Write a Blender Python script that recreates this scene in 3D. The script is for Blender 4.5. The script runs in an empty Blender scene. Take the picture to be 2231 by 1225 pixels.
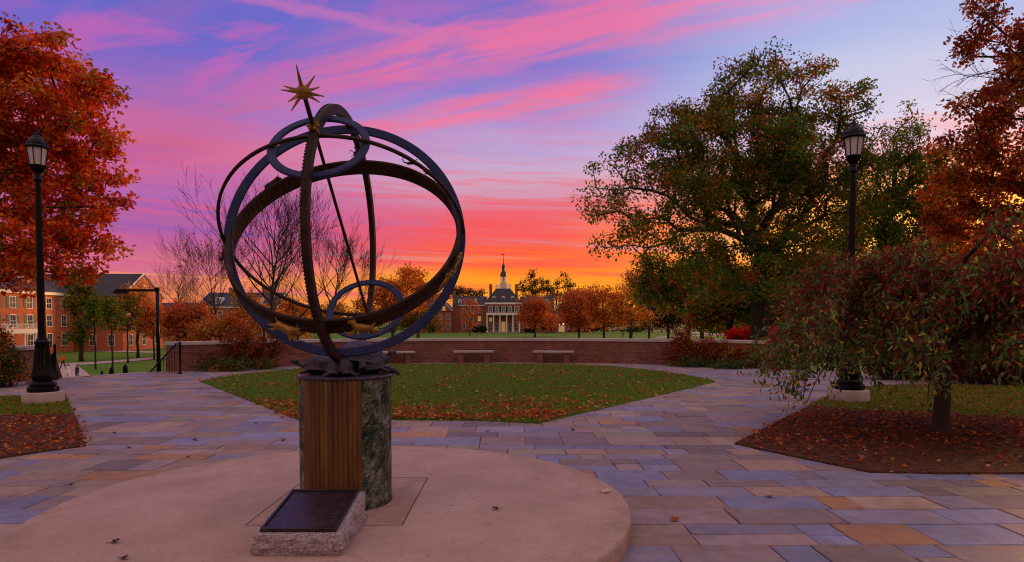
import bpy, bmesh, math, random
import numpy as np
from mathutils import Vector, Matrix, noise as mnoise

random.seed(7)
rng = np.random.default_rng(7)
scn = bpy.context.scene
COL = scn.collection
R = math.radians
PI = math.pi

# ------------------------------------------------------------------ camera
F = 1400.0
W0, H0 = 2231.0, 1225.0
PITCH = R(2.0)                 # looking slightly down, frame shifted up
CAMZ = 1.66
HORIZON = 700.0
cam_d = bpy.data.cameras.new("camera")
cam = bpy.data.objects.new("camera", cam_d)
COL.objects.link(cam)
cam.location = (0, 0, CAMZ)
cam.rotation_euler = (R(90) - PITCH, 0, 0)
cam_d.sensor_width = 36.0
cam_d.lens = F / W0 * 36.0
PPY = HORIZON + F * math.tan(PITCH)      # principal row
cam_d.shift_y = (PPY - H0 / 2) / W0
cam_d.clip_start = 0.05
cam_d.clip_end = 4000
scn.camera = cam
_rt = Vector((1, 0, 0))
_fw = Vector((0, math.cos(PITCH), -math.sin(PITCH)))
_up = Vector((0, math.sin(PITCH), math.cos(PITCH)))


def ray(px, py):
    return _fw + _rt * ((px - W0 / 2) / F) + _up * ((PPY - py) / F)


def G(px, py, z=0.0):
    d = ray(px, py)
    t = (z - CAMZ) / d.z
    return Vector((d.x * t, d.y * t, z))


def P(px, py, Y):
    d = ray(px, py)
    t = Y / d.y
    return Vector((d.x * t, Y, CAMZ + d.z * t))


# ------------------------------------------------------------------ colour
def lin(c):
    c = c / 255.0
    return c / 12.92 if c <= 0.04045 else ((c + 0.055) / 1.055) ** 2.4


def S(r, g, b):
    return (lin(r), lin(g), lin(b), 1.0)


# ------------------------------------------------------------------ nodes
class NT:
    def __init__(s, tree):
        s.t = tree
        s.n = tree.nodes
        s.l = tree.links

    def node(s, typ, **kw):
        n = s.n.new(typ)
        for k, v in kw.items():
            setattr(n, k, v)
        return n

    def put(s, sock, v):
        if hasattr(v, "is_output") or isinstance(v, bpy.types.NodeSocket):
            s.l.new(v, sock)
        else:
            sock.default_value = v

    def m(s, op, a, b=0.0, c=0.0, clamp=False):
        n = s.n.new("ShaderNodeMath")
        n.operation = op
        n.use_clamp = clamp
        s.put(n.inputs[0], a)
        s.put(n.inputs[1], b)
        s.put(n.inputs[2], c)
        return n.outputs[0]

    def ramp(s, fac, stops, interp="LINEAR"):
        n = s.n.new("ShaderNodeValToRGB")
        n.color_ramp.interpolation = interp
        e = n.color_ramp.elements
        e[0].position, e[0].color = stops[0][0], stops[0][1]
        e[1].position, e[1].color = stops[-1][0], stops[-1][1]
        for p, c in stops[1:-1]:
            q = e.new(p)
            q.color = c
        s.put(n.inputs[0], fac)
        return n.outputs[0]

    def mix(s, fac, a, b, blend="MIX"):
        n = s.n.new("ShaderNodeMix")
        n.data_type = "RGBA"
        n.blend_type = blend
        s.put(n.inputs[0], fac)
        s.put(n.inputs[6], a)
        s.put(n.inputs[7], b)
        return n.outputs[2]

    def sepx(s, v, i):
        n = s.n.new("ShaderNodeSeparateXYZ")
        s.l.new(v, n.inputs[0])
        return n.outputs[i]

    def smooth(s, x, lo, hi):
        n = s.n.new("ShaderNodeMapRange")
        n.interpolation_type = "SMOOTHSTEP"
        s.put(n.inputs[0], x)
        n.inputs[1].default_value = lo
        n.inputs[2].default_value = hi
        n.inputs[3].default_value = 0
        n.inputs[4].default_value = 1
        return n.outputs[0]

    def noise(s, vec, scale, detail=4, rough=0.5, dist=0.0, dim="3D"):
        n = s.n.new("ShaderNodeTexNoise")
        n.noise_dimensions = dim
        if vec is not None:
            s.l.new(vec, n.inputs["Vector"])
        n.inputs["Scale"].default_value = scale
        n.inputs["Detail"].default_value = detail
        n.inputs["Roughness"].default_value = rough
        n.inputs["Distortion"].default_value = dist
        return n.outputs[0]

    def vec(s, x, y, z):
        n = s.n.new("ShaderNodeCombineXYZ")
        s.put(n.inputs[0], x)
        s.put(n.inputs[1], y)
        s.put(n.inputs[2], z)
        return n.outputs[0]


def grey(v):
    return (v, v, v, 1)


# ------------------------------------------------------------------ world
SUN_AZ, SUN_EL = R(47), R(4.5)      # azimuth measured from +Y towards +X


def make_world():
    w = bpy.data.worlds.new("World")
    scn.world = w
    w.use_nodes = True
    nt = NT(w.node_tree)
    nt.n.clear()
    out = nt.node("ShaderNodeOutputWorld")
    bg = nt.node("ShaderNodeBackground")
    tc = nt.node("ShaderNodeTexCoord")
    sep = nt.node("ShaderNodeSeparateXYZ")
    nt.l.new(tc.outputs["Generated"], sep.inputs[0])
    x, y, z = sep.outputs
    h = nt.m("SQRT", nt.m("ADD", nt.m("MULTIPLY", x, x), nt.m("MULTIPLY", y, y)))
    el = nt.m("DIVIDE", z, nt.m("MAXIMUM", h, 0.001))
    az = nt.m("ARCTAN2", x, y)
    zc = nt.m("MAXIMUM", z, 0.02)
    u = nt.m("DIVIDE", x, zc)
    v = nt.m("DIVIDE", y, zc)
    # the low deck: soft wandering of the height used by the colour bands
    low = nt.noise(nt.vec(nt.m("MULTIPLY", az, 1.6), nt.m("ADD", nt.m("MULTIPLY", el, 13.0), nt.m("MULTIPLY", az, 0.5)), 3.1), 2.0, 5, 0.55)
    lowc = nt.m("SUBTRACT", low, 0.5)
    elw = nt.m("ADD", el, nt.m("MULTIPLY", lowc, 0.075))
    e = nt.m("DIVIDE", elw, 0.6, clamp=True)

    def E(py, px=1115):
        return max(0.0, (700 - py) / math.hypot(1400, px - 1115) / 0.6)
    Lr = nt.ramp(e, [(0.0, S(232, 122, 72)), (E(615, 400), S(230, 124, 92)), (E(590, 400), S(220, 108, 124)),
                     (E(555, 400), S(200, 96, 146)), (E(505, 400), S(180, 86, 156)), (E(450, 400), S(170, 94, 172)),
                     (E(395, 400), S(186, 96, 166)), (E(335, 400), S(206, 92, 138)), (E(275, 400), S(194, 102, 166)),
                     (E(215, 400), S(150, 102, 188)), (E(120, 400), S(108, 98, 198)), (E(30, 400), S(92, 98, 200)), (1.0, S(84, 92, 188))])
    Cr = nt.ramp(e, [(0.0, S(255, 170, 0)), (E(618), S(255, 146, 4)), (E(592), S(254, 118, 12)),
                     (E(565), S(252, 90, 26)), (E(520), S(246, 76, 62)), (E(475), S(236, 86, 104)),
                     (E(440), S(212, 128, 156)), (E(400), S(206, 160, 190)), (E(350), S(188, 164, 210)),
                     (E(285), S(164, 148, 212)), (E(180), S(122, 116, 206)), (E(60), S(102, 106, 202)), (1.0, S(84, 96, 196))])
    Rr = nt.ramp(e, [(0.0, S(255, 128, 6)), (E(600, 1950), S(255, 140, 10)), (E(520, 1950), S(255, 150, 20)),
                     (E(465, 1950), S(255, 178, 44)), (E(420, 1950), S(255, 150, 90)), (E(370, 1950), S(250, 170, 150)),
                     (E(310, 1950), S(232, 192, 212)), (E(240, 1950), S(212, 204, 228)), (E(120, 1950), S(188, 192, 228)),
                     (E(20, 1950), S(166, 178, 226)), (1.0, S(120, 138, 214))])
    base = nt.mix(nt.smooth(az, -0.50, -0.02), Lr, Cr)
    base = nt.mix(nt.smooth(az, 0.02, 0.50), base, Rr)
    # streaks in the low deck
    st = nt.noise(nt.vec(nt.m("MULTIPLY", az, 2.2), nt.m("ADD", nt.m("MULTIPLY", el, 46.0), nt.m("MULTIPLY", az, 1.2)), 7.7), 1.6, 7, 0.62, 0.3)
    streak = nt.smooth(st, 0.48, 0.61)
    lowmask = nt.m("MULTIPLY", nt.smooth(el, 0.34, 0.14), 1.0)
    hot = nt.mix(nt.smooth(az, -0.42, -0.05), S(216, 84, 136), S(246, 62, 66))
    hot = nt.mix(nt.smooth(az, 0.06, 0.45), hot, S(255, 112, 48))
    base = nt.mix(nt.m("MULTIPLY", nt.m("MULTIPLY", streak, lowmask), 0.62), base, hot)
    st2 = nt.noise(nt.vec(nt.m("MULTIPLY", az, 1.7), nt.m("ADD", nt.m("MULTIPLY", el, 60.0), nt.m("MULTIPLY", az, 2.0)), 1.3), 1.3, 6, 0.6, 0.2)
    lav = nt.mix(nt.smooth(az, -0.42, 0.1), S(142, 84, 178), S(206, 128, 150))
    lav = nt.mix(nt.smooth(el, 0.12, 0.07), lav, S(255, 176, 62))
    base = nt.mix(nt.m("MULTIPLY", nt.m("MULTIPLY", nt.smooth(st2, 0.52, 0.68), lowmask), 0.55), base, lav)
    # high cirrus sheet: bands running to the far left
    a = R(-62)
    dx, dy = math.sin(a), math.cos(a)
    t = nt.m("ADD", nt.m("MULTIPLY", u, -dx * 0 + dy), nt.m("MULTIPLY", v, -dx))
    s_ = nt.m("ADD", nt.m("MULTIPLY", u, dx), nt.m("MULTIPLY", v, dy))
    wob = nt.noise(nt.vec(nt.m("MULTIPLY", s_, 0.9), nt.m("MULTIPLY", t, 1.6), 0.4), 1.0, 5, 0.6, 0.4)
    tw = nt.m("ADD", t, nt.m("MULTIPLY", nt.m("SUBTRACT", wob, 0.5), 0.42))
    tn = nt.m("DIVIDE", nt.m("SUBTRACT", tw, 0.8), 3.4, clamp=True)

    def T(v_):
        return (v_ - 0.8) / 3.4
    bands = nt.ramp(tn, [(T(0.8), grey(0.05)), (T(1.15), grey(0.10)), (T(1.30), grey(0.50)), (T(1.42), grey(0.15)), (T(1.62), grey(0.12)),
                         (T(1.78), grey(0.35)), (T(1.93), grey(0.9)), (T(2.13), grey(1.0)), (T(2.24), grey(0.80)), (T(2.34), grey(0.22)),
                         (T(2.43), grey(0.18)), (T(2.52), grey(0.85)), (T(2.66), grey(1.0)), (T(2.80), grey(0.55)), (T(2.98), grey(0.25)),
                         (T(3.3), grey(0.12)), (T(3.7), grey(0.05)), (T(4.2), grey(0.0))])
    fine = nt.noise(nt.vec(nt.m("MULTIPLY", s_, 1.8), nt.m("MULTIPLY", t, 7.5), 2.2), 1.0, 7, 0.62, 0.5)
    finem = nt.smooth(fine, 0.36, 0.58)
    # the lower of the two bands dies out towards the right
    rfade = nt.m("SUBTRACT", 1.0, nt.m("MULTIPLY", nt.smooth(az, 0.10, 0.26), nt.smooth(tw, 2.34, 2.46)))
    rfade2 = nt.m("SUBTRACT", 1.0, nt.m("MULTIPLY", nt.smooth(az, 0.42, 0.62), 0.85))
    hib = nt.m("MULTIPLY", nt.m("MULTIPLY", bands, nt.m("ADD", 0.35, nt.m("MULTIPLY", finem, 0.65))), nt.m("MULTIPLY", rfade, rfade2))
    hib = nt.m("MULTIPLY", hib, nt.smooth(el, 0.15, 0.27))
    hib = nt.m("MULTIPLY", hib, nt.smooth(y, -0.2, 0.4))
    pink = nt.mix(nt.smooth(az, -0.5, -0.08), S(200, 98, 152), S(234, 110, 158))
    pink = nt.mix(nt.smooth(az, 0.12, 0.5), pink, S(244, 148, 196))
    pink = nt.mix(nt.m("MULTIPLY", nt.smooth(tw, 2.35, 2.8), 0.6), pink, S(250, 118, 140))
    lf = nt.m("ADD", 0.58, nt.m("MULTIPLY", nt.smooth(az, -0.45, -0.1), 0.34))
    base = nt.mix(nt.m("MULTIPLY", hib, lf), base, pink)
    # a thin torn line of cloud above the rings
    wl_ = nt.m("ADD", nt.m("MULTIPLY", u, -0.453), nt.m("MULTIPLY", v, 0.891))
    sl_ = nt.m("ADD", nt.m("MULTIPLY", u, 0.891), nt.m("MULTIPLY", v, 0.453))
    tear = nt.noise(nt.vec(nt.m("MULTIPLY", wl_, 14.0), nt.m("MULTIPLY", sl_, 7.0), 5.0), 1.0, 6, 0.7)
    dl = nt.m("ABSOLUTE", nt.m("ADD", nt.m("SUBTRACT", wl_, 2.167), nt.m("MULTIPLY", nt.m("SUBTRACT", tear, 0.5), 0.22)))
    lm = nt.m("MULTIPLY", nt.smooth(dl, 0.075, 0.005), nt.m("MULTIPLY", nt.smooth(sl_, 0.0, 0.25), nt.smooth(sl_, 1.0, 0.7)))
    base = nt.mix(nt.m("MULTIPLY", nt.m("MULTIPLY", lm, 0.6), nt.smooth(y, 0.1, 0.3)), base, S(206, 112, 178))
    # wisps left of the bands
    wsp = nt.noise(nt.vec(nt.m("MULTIPLY", s_, 1.2), nt.m("MULTIPLY", t, 2.6), 9.0), 1.2, 6, 0.6, 0.9)
    wm = nt.m("MULTIPLY", nt.smooth(wsp, 0.5, 0.68), nt.m("MULTIPLY", nt.smooth(az, -0.02, -0.3), nt.smooth(el, 0.25, 0.34)))
    base = nt.mix(nt.m("MULTIPLY", wm, 0.6), base, S(204, 94, 176))
    # the yellow patch where the sun went down
    gx = nt.m("DIVIDE", nt.m("SUBTRACT", az, 0.585), 0.21)
    gy = nt.m("DIVIDE", nt.m("SUBTRACT", el, 0.12), 0.055)
    g2 = nt.m("ADD", nt.m("MULTIPLY", gx, gx), nt.m("MULTIPLY", gy, gy))
    glow = nt.m("POWER", 2.718, nt.m("MULTIPLY", g2, -1.0))
    base = nt.mix(nt.m("MULTIPLY", glow, 0.9), base, (1.8, 0.80, 0.08, 1))
    # the sky behind the photographer: unseen, pinkish, made brighter overhead to serve as fill light
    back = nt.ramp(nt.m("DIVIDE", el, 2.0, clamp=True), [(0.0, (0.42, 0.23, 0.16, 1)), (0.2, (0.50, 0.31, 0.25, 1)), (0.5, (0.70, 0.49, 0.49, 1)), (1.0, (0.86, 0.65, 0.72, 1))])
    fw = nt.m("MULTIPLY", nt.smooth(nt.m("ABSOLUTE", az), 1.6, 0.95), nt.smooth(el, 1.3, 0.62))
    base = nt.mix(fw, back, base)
    # below the horizon (never seen: the ground covers it)
    base = nt.mix(nt.smooth(z, 0.0, -0.03), base, (0.05, 0.035, 0.04, 1))
    bg.inputs[1].default_value = 1.0
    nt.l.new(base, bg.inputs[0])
    sky = nt.node("ShaderNodeTexSky")
    sky.sky_type = "NISHITA"
    sky.sun_disc = False
    sky.sun_elevation = SUN_EL
    sky.sun_rotation = SUN_AZ
    bg2 = nt.node("ShaderNodeBackground")
    bg2.inputs[1].default_value = 0.012
    nt.l.new(sky.outputs[0], bg2.inputs[0])
    add = nt.node("ShaderNodeAddShader")
    nt.l.new(bg.outputs[0], add.inputs[0])
    nt.l.new(bg2.outputs[0], add.inputs[1])
    nt.l.new(add.outputs[0], out.inputs[0])
    w.cycles.sampling_method = "MANUAL"
    w.cycles.sample_map_resolution = 512


make_world()
sun_d = bpy.data.lights.new("sun", "SUN")
sun_d.energy = 3.2
sun_d.angle = R(9)
sun_d.color = (1.0, 0.50, 0.20)
sun = bpy.data.objects.new("sun", sun_d)
COL.objects.link(sun)
sd = Vector((math.sin(SUN_AZ) * math.cos(SUN_EL), math.cos(SUN_AZ) * math.cos(SUN_EL), math.sin(SUN_EL)))
sun.rotation_euler = sd.to_track_quat("Z", "Y").to_euler()

scn.view_settings.view_transform = "Standard"
scn.view_settings.look = "None"
scn.view_settings.exposure = 0.0
scn.view_settings.gamma = 1.0
scn.cycles.filter_width = 1.1
scn.cycles.max_bounces = 6
scn.cycles.transparent_max_bounces = 8


# ------------------------------------------------------------------ materials
def mat(name, col, rough=0.7, metal=0.0, var=0.0, vscale=6.0, bump=0.0, bscale=30.0, spec=0.5, col2=None, coords="Object"):
    m = bpy.data.materials.new(name)
    m.use_nodes = True
    nt = NT(m.node_tree)
    b = nt.n["Principled BSDF"]
    b.inputs["Roughness"].default_value = rough
    b.inputs["Metallic"].default_value = metal
    b.inputs["Specular IOR Level"].default_value = spec
    tc = nt.node("ShaderNodeTexCoord").outputs[coords]
    if var > 0 or col2:
        n = nt.noise(tc, vscale, 6, 0.62)
        c2 = col2 or tuple(min(1, c * (1 + var)) for c in col[:3]) + (1,)
        c1 = col if col2 else tuple(c * (1 - var) for c in col[:3]) + (1,)
        nt.l.new(nt.ramp(n, [(0.32, c1), (0.68, c2)]), b.inputs["Base Color"])
        rr = nt.m("ADD", rough - 0.1, nt.m("MULTIPLY", n, 0.2), clamp=True)
        nt.l.new(rr, b.inputs["Roughness"])
    else:
        b.inputs["Base Color"].default_value = col
    if bump > 0:
        bn = nt.node("ShaderNodeBump")
        bn.inputs["Strength"].default_value = bump
        bn.inputs["Distance"].default_value = 0.02
        nt.l.new(nt.noise(tc, bscale, 6, 0.6), bn.inputs["Height"])
        nt.l.new(bn.outputs[0], b.inputs["Normal"])
    return m


def leaf_mat(name, trans=0.45, rough=0.65):
    m = bpy.data.materials.new(name)
    m.use_nodes = True
    nt = NT(m.node_tree)
    nt.n.clear()
    out = nt.node("ShaderNodeOutputMaterial")
    at = nt.node("ShaderNodeAttribute", attribute_name="Col")
    p = nt.node("ShaderNodeBsdfPrincipled")
    p.inputs["Roughness"].default_value = rough
    p.inputs["Specular IOR Level"].default_value = 0.10
    tr = nt.node("ShaderNodeBsdfTranslucent")
    mx = nt.node("ShaderNodeMixShader")
    mx.inputs[0].default_value = trans
    nt.l.new(at.outputs["Color"], p.inputs["Base Color"])
    nt.l.new(at.outputs["Color"], tr.inputs["Color"])
    nt.l.new(p.outputs[0], mx.inputs[1])
    nt.l.new(tr.outputs[0], mx.inputs[2])
    nt.l.new(mx.outputs[0], out.inputs[0])
    return m


def attr_mat(name, rough=0.75, bump=0.0, bscale=20, var=0.15, vscale=8.0, spec=0.4):
    m = bpy.data.materials.new(name)
    m.use_nodes = True
    nt = NT(m.node_tree)
    b = nt.n["Principled BSDF"]
    b.inputs["Specular IOR Level"].default_value = spec
    at = nt.node("ShaderNodeAttribute", attribute_name="Col").outputs["Color"]
    tc = nt.node("ShaderNodeTexCoord").outputs["Object"]
    n = nt.noise(tc, vscale, 8, 0.65)
    n2 = nt.noise(tc, vscale * 0.18, 4, 0.55)
    k = nt.m("ADD", nt.m("MULTIPLY", nt.m("SUBTRACT", n, 0.5), var * 4), nt.m("MULTIPLY", nt.m("SUBTRACT", n2, 0.5), var * 3))
    k = nt.m("ADD", k, 1.0)
    blot = nt.smooth(nt.noise(tc, 2.7, 7, 0.68, 0.5), 0.50, 0.66)
    at = nt.mix(nt.m("MULTIPLY", blot, 0.45), at, (0.27, 0.155, 0.105, 1))
    blot2 = nt.smooth(nt.noise(nt.vec(nt.m("MULTIPLY", nt.sepx(tc, 0), 1.0), nt.m("MULTIPLY", nt.sepx(tc, 1), 2.2), 4.0), 3.1, 6, 0.66, 0.5), 0.52, 0.68)
    at = nt.mix(nt.m("MULTIPLY", blot2, 0.4), at, (0.17, 0.15, 0.21, 1))
    mm = nt.node("ShaderNodeVectorMath", operation="SCALE")
    nt.l.new(at, mm.inputs[0])
    nt.l.new(k, mm.inputs["Scale"])
    nt.l.new(mm.outputs[0], b.inputs["Base Color"])
    nt.l.new(nt.m("ADD", rough - 0.12, nt.m("MULTIPLY", n, 0.24)), b.inputs["Roughness"])
    if bump:
        bn = nt.node("ShaderNodeBump")
        bn.inputs["Strength"].default_value = bump
        bn.inputs["Distance"].default_value = 0.012
        nt.l.new(nt.noise(tc, bscale, 8, 0.65), bn.inputs["Height"])
        nt.l.new(bn.outputs[0], b.inputs["Normal"])
    return m


def brick_mat(name, c1, c2, mortar, bw=0.215, bh=0.075, bias=0.0, msize=0.012):
    """bricks laid in metres on a UV map whose u runs along the wall and v up it"""
    m = bpy.data.materials.new(name)
    m.use_nodes = True
    nt = NT(m.node_tree)
    b = nt.n["Principled BSDF"]
    uv = nt.node("ShaderNodeUVMap").outputs[0]
    br = nt.node("ShaderNodeTexBrick")
    nt.l.new(uv, br.inputs["Vector"])
    br.inputs["Scale"].default_value = 1.0
    br.inputs["Brick Width"].default_value = bw
    br.inputs["Row Height"].default_value = bh
    br.inputs["Mortar Size"].default_value = msize
    br.inputs["Mortar Smooth"].default_value = 0.2
    br.inputs["Bias"].default_value = bias
    br.inputs["Color1"].default_value = c1
    br.inputs["Color2"].default_value = c2
    br.inputs["Mortar"].default_value = mortar
    n = nt.noise(uv, 1.3, 5, 0.6)
    st = nt.ramp(n, [(0.3, grey(0.72)), (0.7, grey(1.15))])
    nt.l.new(nt.mix(1.0, br.outputs[0], st, "MULTIPLY"), b.inputs["Base Color"])
    b.inputs["Roughness"].default_value = 0.85
    bn = nt.node("ShaderNodeBump")
    bn.inputs["Strength"].default_value = 0.6
    bn.inputs["Distance"].default_value = 0.012
    nt.l.new(nt.m("SUBTRACT", 1.0, br.outputs["Fac"]), bn.inputs["Height"])
    nt.l.new(bn.outputs[0], b.inputs["Normal"])
    return m


# ------------------------------------------------------------------ geometry
class Geo:
    def __init__(s):
        s.v, s.f, s.uv, s.col = [], [], [], []

    def add(s, vs, fs, uvs=None, col=None):
        o = len(s.v)
        s.v.extend([tuple(p) for p in vs])
        for i, f in enumerate(fs):
            s.f.append(tuple(o + j for j in f))
            s.uv.append(uvs[i] if uvs else None)
            s.col.append(col)
        return s

    def box(s, x0, x1, y0, y1, z0, z1, M=None, col=None):
        vs = [Vector((x, y, z)) for z in (z0, z1) for x, y in ((x0, y0), (x1, y0), (x1, y1), (x0, y1))]
        if M is not None:
            vs = [M @ p for p in vs]
        fs = [(3, 2, 1, 0), (4, 5, 6, 7), (0, 1, 5, 4), (1, 2, 6, 5), (2, 3, 7, 6), (3, 0, 4, 7)]
        d = [x1 - x0, y1 - y0, z1 - z0]
        uv = [[(0, 0)] * 4, [(0, 0)] * 4,
              [(x0, z0), (x1, z0), (x1, z1), (x0, z1)], [(y0, z0), (y1, z0), (y1, z1), (y0, z1)],
              [(x1, z0), (x0, z0), (x0, z1), (x1, z1)], [(y1, z0), (y0, z0), (y0, z1), (y1, z1)]]
        return s.add(vs, fs, uv, col)

    def prism(s, pts, z0, z1, col=None):
        n = len(pts)
        vs = [(p[0], p[1], z0) for p in pts] + [(p[0], p[1], z1) for p in pts]
        fs = [tuple(range(n - 1, -1, -1)), tuple(range(n, 2 * n))] + [(i, (i + 1) % n, n + (i + 1) % n, n + i) for i in range(n)]
        return s.add(vs, fs, None, col)

    def lathe(s, prof, n=32, c=(0, 0, 0), M=None, flute=0, fd=0.0, fz=None):
        vs = []
        for r, z in prof:
            for i in range(n):
                a = 2 * PI * i / n
                rr = r
                if flute and fz and fz[0] <= z <= fz[1]:
                    rr = r - fd * (0.5 + 0.5 * math.cos(flute * a))
                p = Vector((c[0] + rr * math.cos(a), c[1] + rr * math.sin(a), c[2] + z))
                vs.append(M @ p if M is not None else p)
        fs = []
        for k in range(len(prof) - 1):
            for i in range(n):
                j = (i + 1) % n
                fs.append((k * n + i, k * n + j, (k + 1) * n + j, (k + 1) * n + i))
        fs.append(tuple(range(n - 1, -1, -1)))
        fs.append(tuple((len(prof) - 1) * n + i for i in range(n)))
        return s.add(vs, fs)

    def tube(s, pts, rad, n=6, cap=True, col=None):
        pts = [Vector(p) for p in pts]
        m = len(pts)
        if not hasattr(rad, "__len__"):
            rad = [rad] * m
        vs = []
        ref = None
        for i, p in enumerate(pts):
            d = (pts[min(i + 1, m - 1)] - pts[max(i - 1, 0)])
            if d.length < 1e-9:
                d = Vector((0, 0, 1))
            d.normalize()
            if ref is None:
                ref = Vector((1, 0, 0)) if abs(d.x) < 0.8 else Vector((0, 1, 0))
            a = (ref - d * ref.dot(d)).normalized()
            ref = a
            b = d.cross(a)
            for k in range(n):
                t = 2 * PI * k / n
                vs.append(p + (a * math.cos(t) + b * math.sin(t)) * rad[i])
        fs = []
        for i in range(m - 1):
            for k in range(n):
                l = (k + 1) % n
                fs.append((i * n + k, i * n + l, (i + 1) * n + l, (i + 1) * n + k))
        if cap:
            fs.append(tuple(range(n - 1, -1, -1)))
            fs.append(tuple((m - 1) * n + k for k in range(n)))
        return s.add(vs, fs, None, col)

    def sweep_ring(s, c, a, b, n, section, seg=96):
        """section: list of (radius, axial) corners swept round the circle spanned by a,b"""
        m = len(section)
        vs = []
        for i in range(seg):
            t = 2 * PI * i / seg
            e = a * math.cos(t) + b * math.sin(t)
            for r, q in section:
                vs.append(c + e * r + n * q)
        fs = []
        for i in range(seg):
            j = (i + 1) % seg
            for k in range(m):
                l = (k + 1) % m
                fs.append((i * m + k, j * m + k, j * m + l, i * m + l))
        return s.add(vs, fs)

    def ell(s, c, r, nu=16, nv=10, M=None):
        prof = []
        for j in range(nv + 1):
            t = PI * j / nv
            prof.append((max(math.sin(t), 0.001), -math.cos(t)))
        L = Matrix.Translation(Vector(c)) @ (M if M is not None else Matrix.Identity(4)) @ Matrix.Diagonal((r[0], r[1], r[2], 1))
        return s.lathe(prof, nu, M=L)

    def cone_link(s, p0, r0, p1, r1, n=10):
        s.tube([p0, p1], [r0, r1], n)
        s.ell(p0, (r0,) * 3, n, 8)
        s.ell(p1, (r1,) * 3, n, 8)
        return s

    def build(s, name, material, parent=None, smooth=False, loc=None):
        me = bpy.data.meshes.new(name)
        vs = s.v
        me.from_pydata(vs, [], s.f)
        if any(u is not None for u in s.uv):
            ul = me.uv_layers.new(name="UVMap")
            dat = []
            for f, u in zip(s.f, s.uv):
                dat.extend(u if u else [(0, 0)] * len(f))
            ul.data.foreach_set("uv", np.array(dat, dtype=np.float32).ravel())
        if any(c is not None for c in s.col):
            ca = me.color_attributes.new("Col", "FLOAT_COLOR", "CORNER")
            dat = []
            for f, c in zip(s.f, s.col):
                dat.extend([c or (0.5, 0.5, 0.5, 1)] * len(f))
            ca.data.foreach_set("color", np.array(dat, dtype=np.float32).ravel())
        if material:
            me.materials.append(material)
        if smooth:
            me.shade_smooth()
        me.validate()
        me.update()
        o = bpy.data.objects.new(name, me)
        COL.objects.link(o)
        if parent:
            o.parent = parent
        return o


def auto_smooth(o, ang=35):
    me = o.data
    bm = bmesh.new()
    bm.from_mesh(me)
    for f in bm.faces:
        f.smooth = True
    for e in bm.edges:
        if len(e.link_faces) == 2 and e.calc_face_angle(0) > R(ang):
            e.smooth = False
    bm.to_mesh(me)
    bm.free()
    return o


def bevel(o, w=0.006, seg=2, ang=35):
    m = o.modifiers.new("bevel", "BEVEL")
    m.width = w
    m.segments = seg
    m.limit_method = "ANGLE"
    m.angle_limit = R(ang)
    return o


def remeshed(geo, name, material, parent, voxel, smooth_it=2):
    o = geo.build(name, material, parent)
    r = o.modifiers.new("r", "REMESH")
    r.mode = "VOXEL"
    r.voxel_size = voxel
    r.use_smooth_shade = True
    sm = o.modifiers.new("s", "SMOOTH")
    sm.iterations = smooth_it
    sm.factor = 0.5
    return o


def tag(o, label=None, cat=None, group=None, kind=None):
    if label:
        o["label"] = label
    if cat:
        o["category"] = cat
    if group:
        o["group"] = group
    if kind:
        o["kind"] = kind
    return o


def empty(name, loc=(0, 0, 0), rz=0.0, label=None, cat=None, group=None):
    o = bpy.data.objects.new(name, None)
    COL.objects.link(o)
    o.location = loc
    o.rotation_euler = (0, 0, rz)
    o.empty_display_size = 0.2
    return tag(o, label, cat, group)


def children(o):
    return [c for c in bpy.data.objects if c.parent == o]


def copy_tree(o, parent=None):
    kids = children(o)
    c = o.copy()
    COL.objects.link(c)
    if parent:
        c.parent = parent
    for ch in kids:
        copy_tree(ch, c)
    return c


def fast_mesh(name, verts, faces_n, k, cols, material, parent=None, smooth=False):
    """verts (N*k,3), every face k fresh vertices, one colour a face"""
    me = bpy.data.meshes.new(name)
    nv = verts.shape[0]
    nf = faces_n
    me.vertices.add(nv)
    me.vertices.foreach_set("co", verts.astype(np.float32).ravel())
    me.loops.add(nv)
    me.loops.foreach_set("vertex_index", np.arange(nv, dtype=np.int32))
    me.polygons.add(nf)
    me.polygons.foreach_set("loop_start", np.arange(0, nv, k, dtype=np.int32))
    me.update(calc_edges=True)
    if cols is not None:
        ca = me.color_attributes.new("Col", "FLOAT_COLOR", "POINT")
        c4 = np.ones((nv, 4), dtype=np.float32)
        c4[:, :3] = np.repeat(cols, k, axis=0)
        ca.data.foreach_set("color", c4.ravel())
    me.materials.append(material)
    o = bpy.data.objects.new(name, me)
    COL.objects.link(o)
    if parent:
        o.parent = parent
    return o


def unit(a):
    return a / np.maximum(np.linalg.norm(a, axis=1, keepdims=True), 1e-9)


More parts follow.
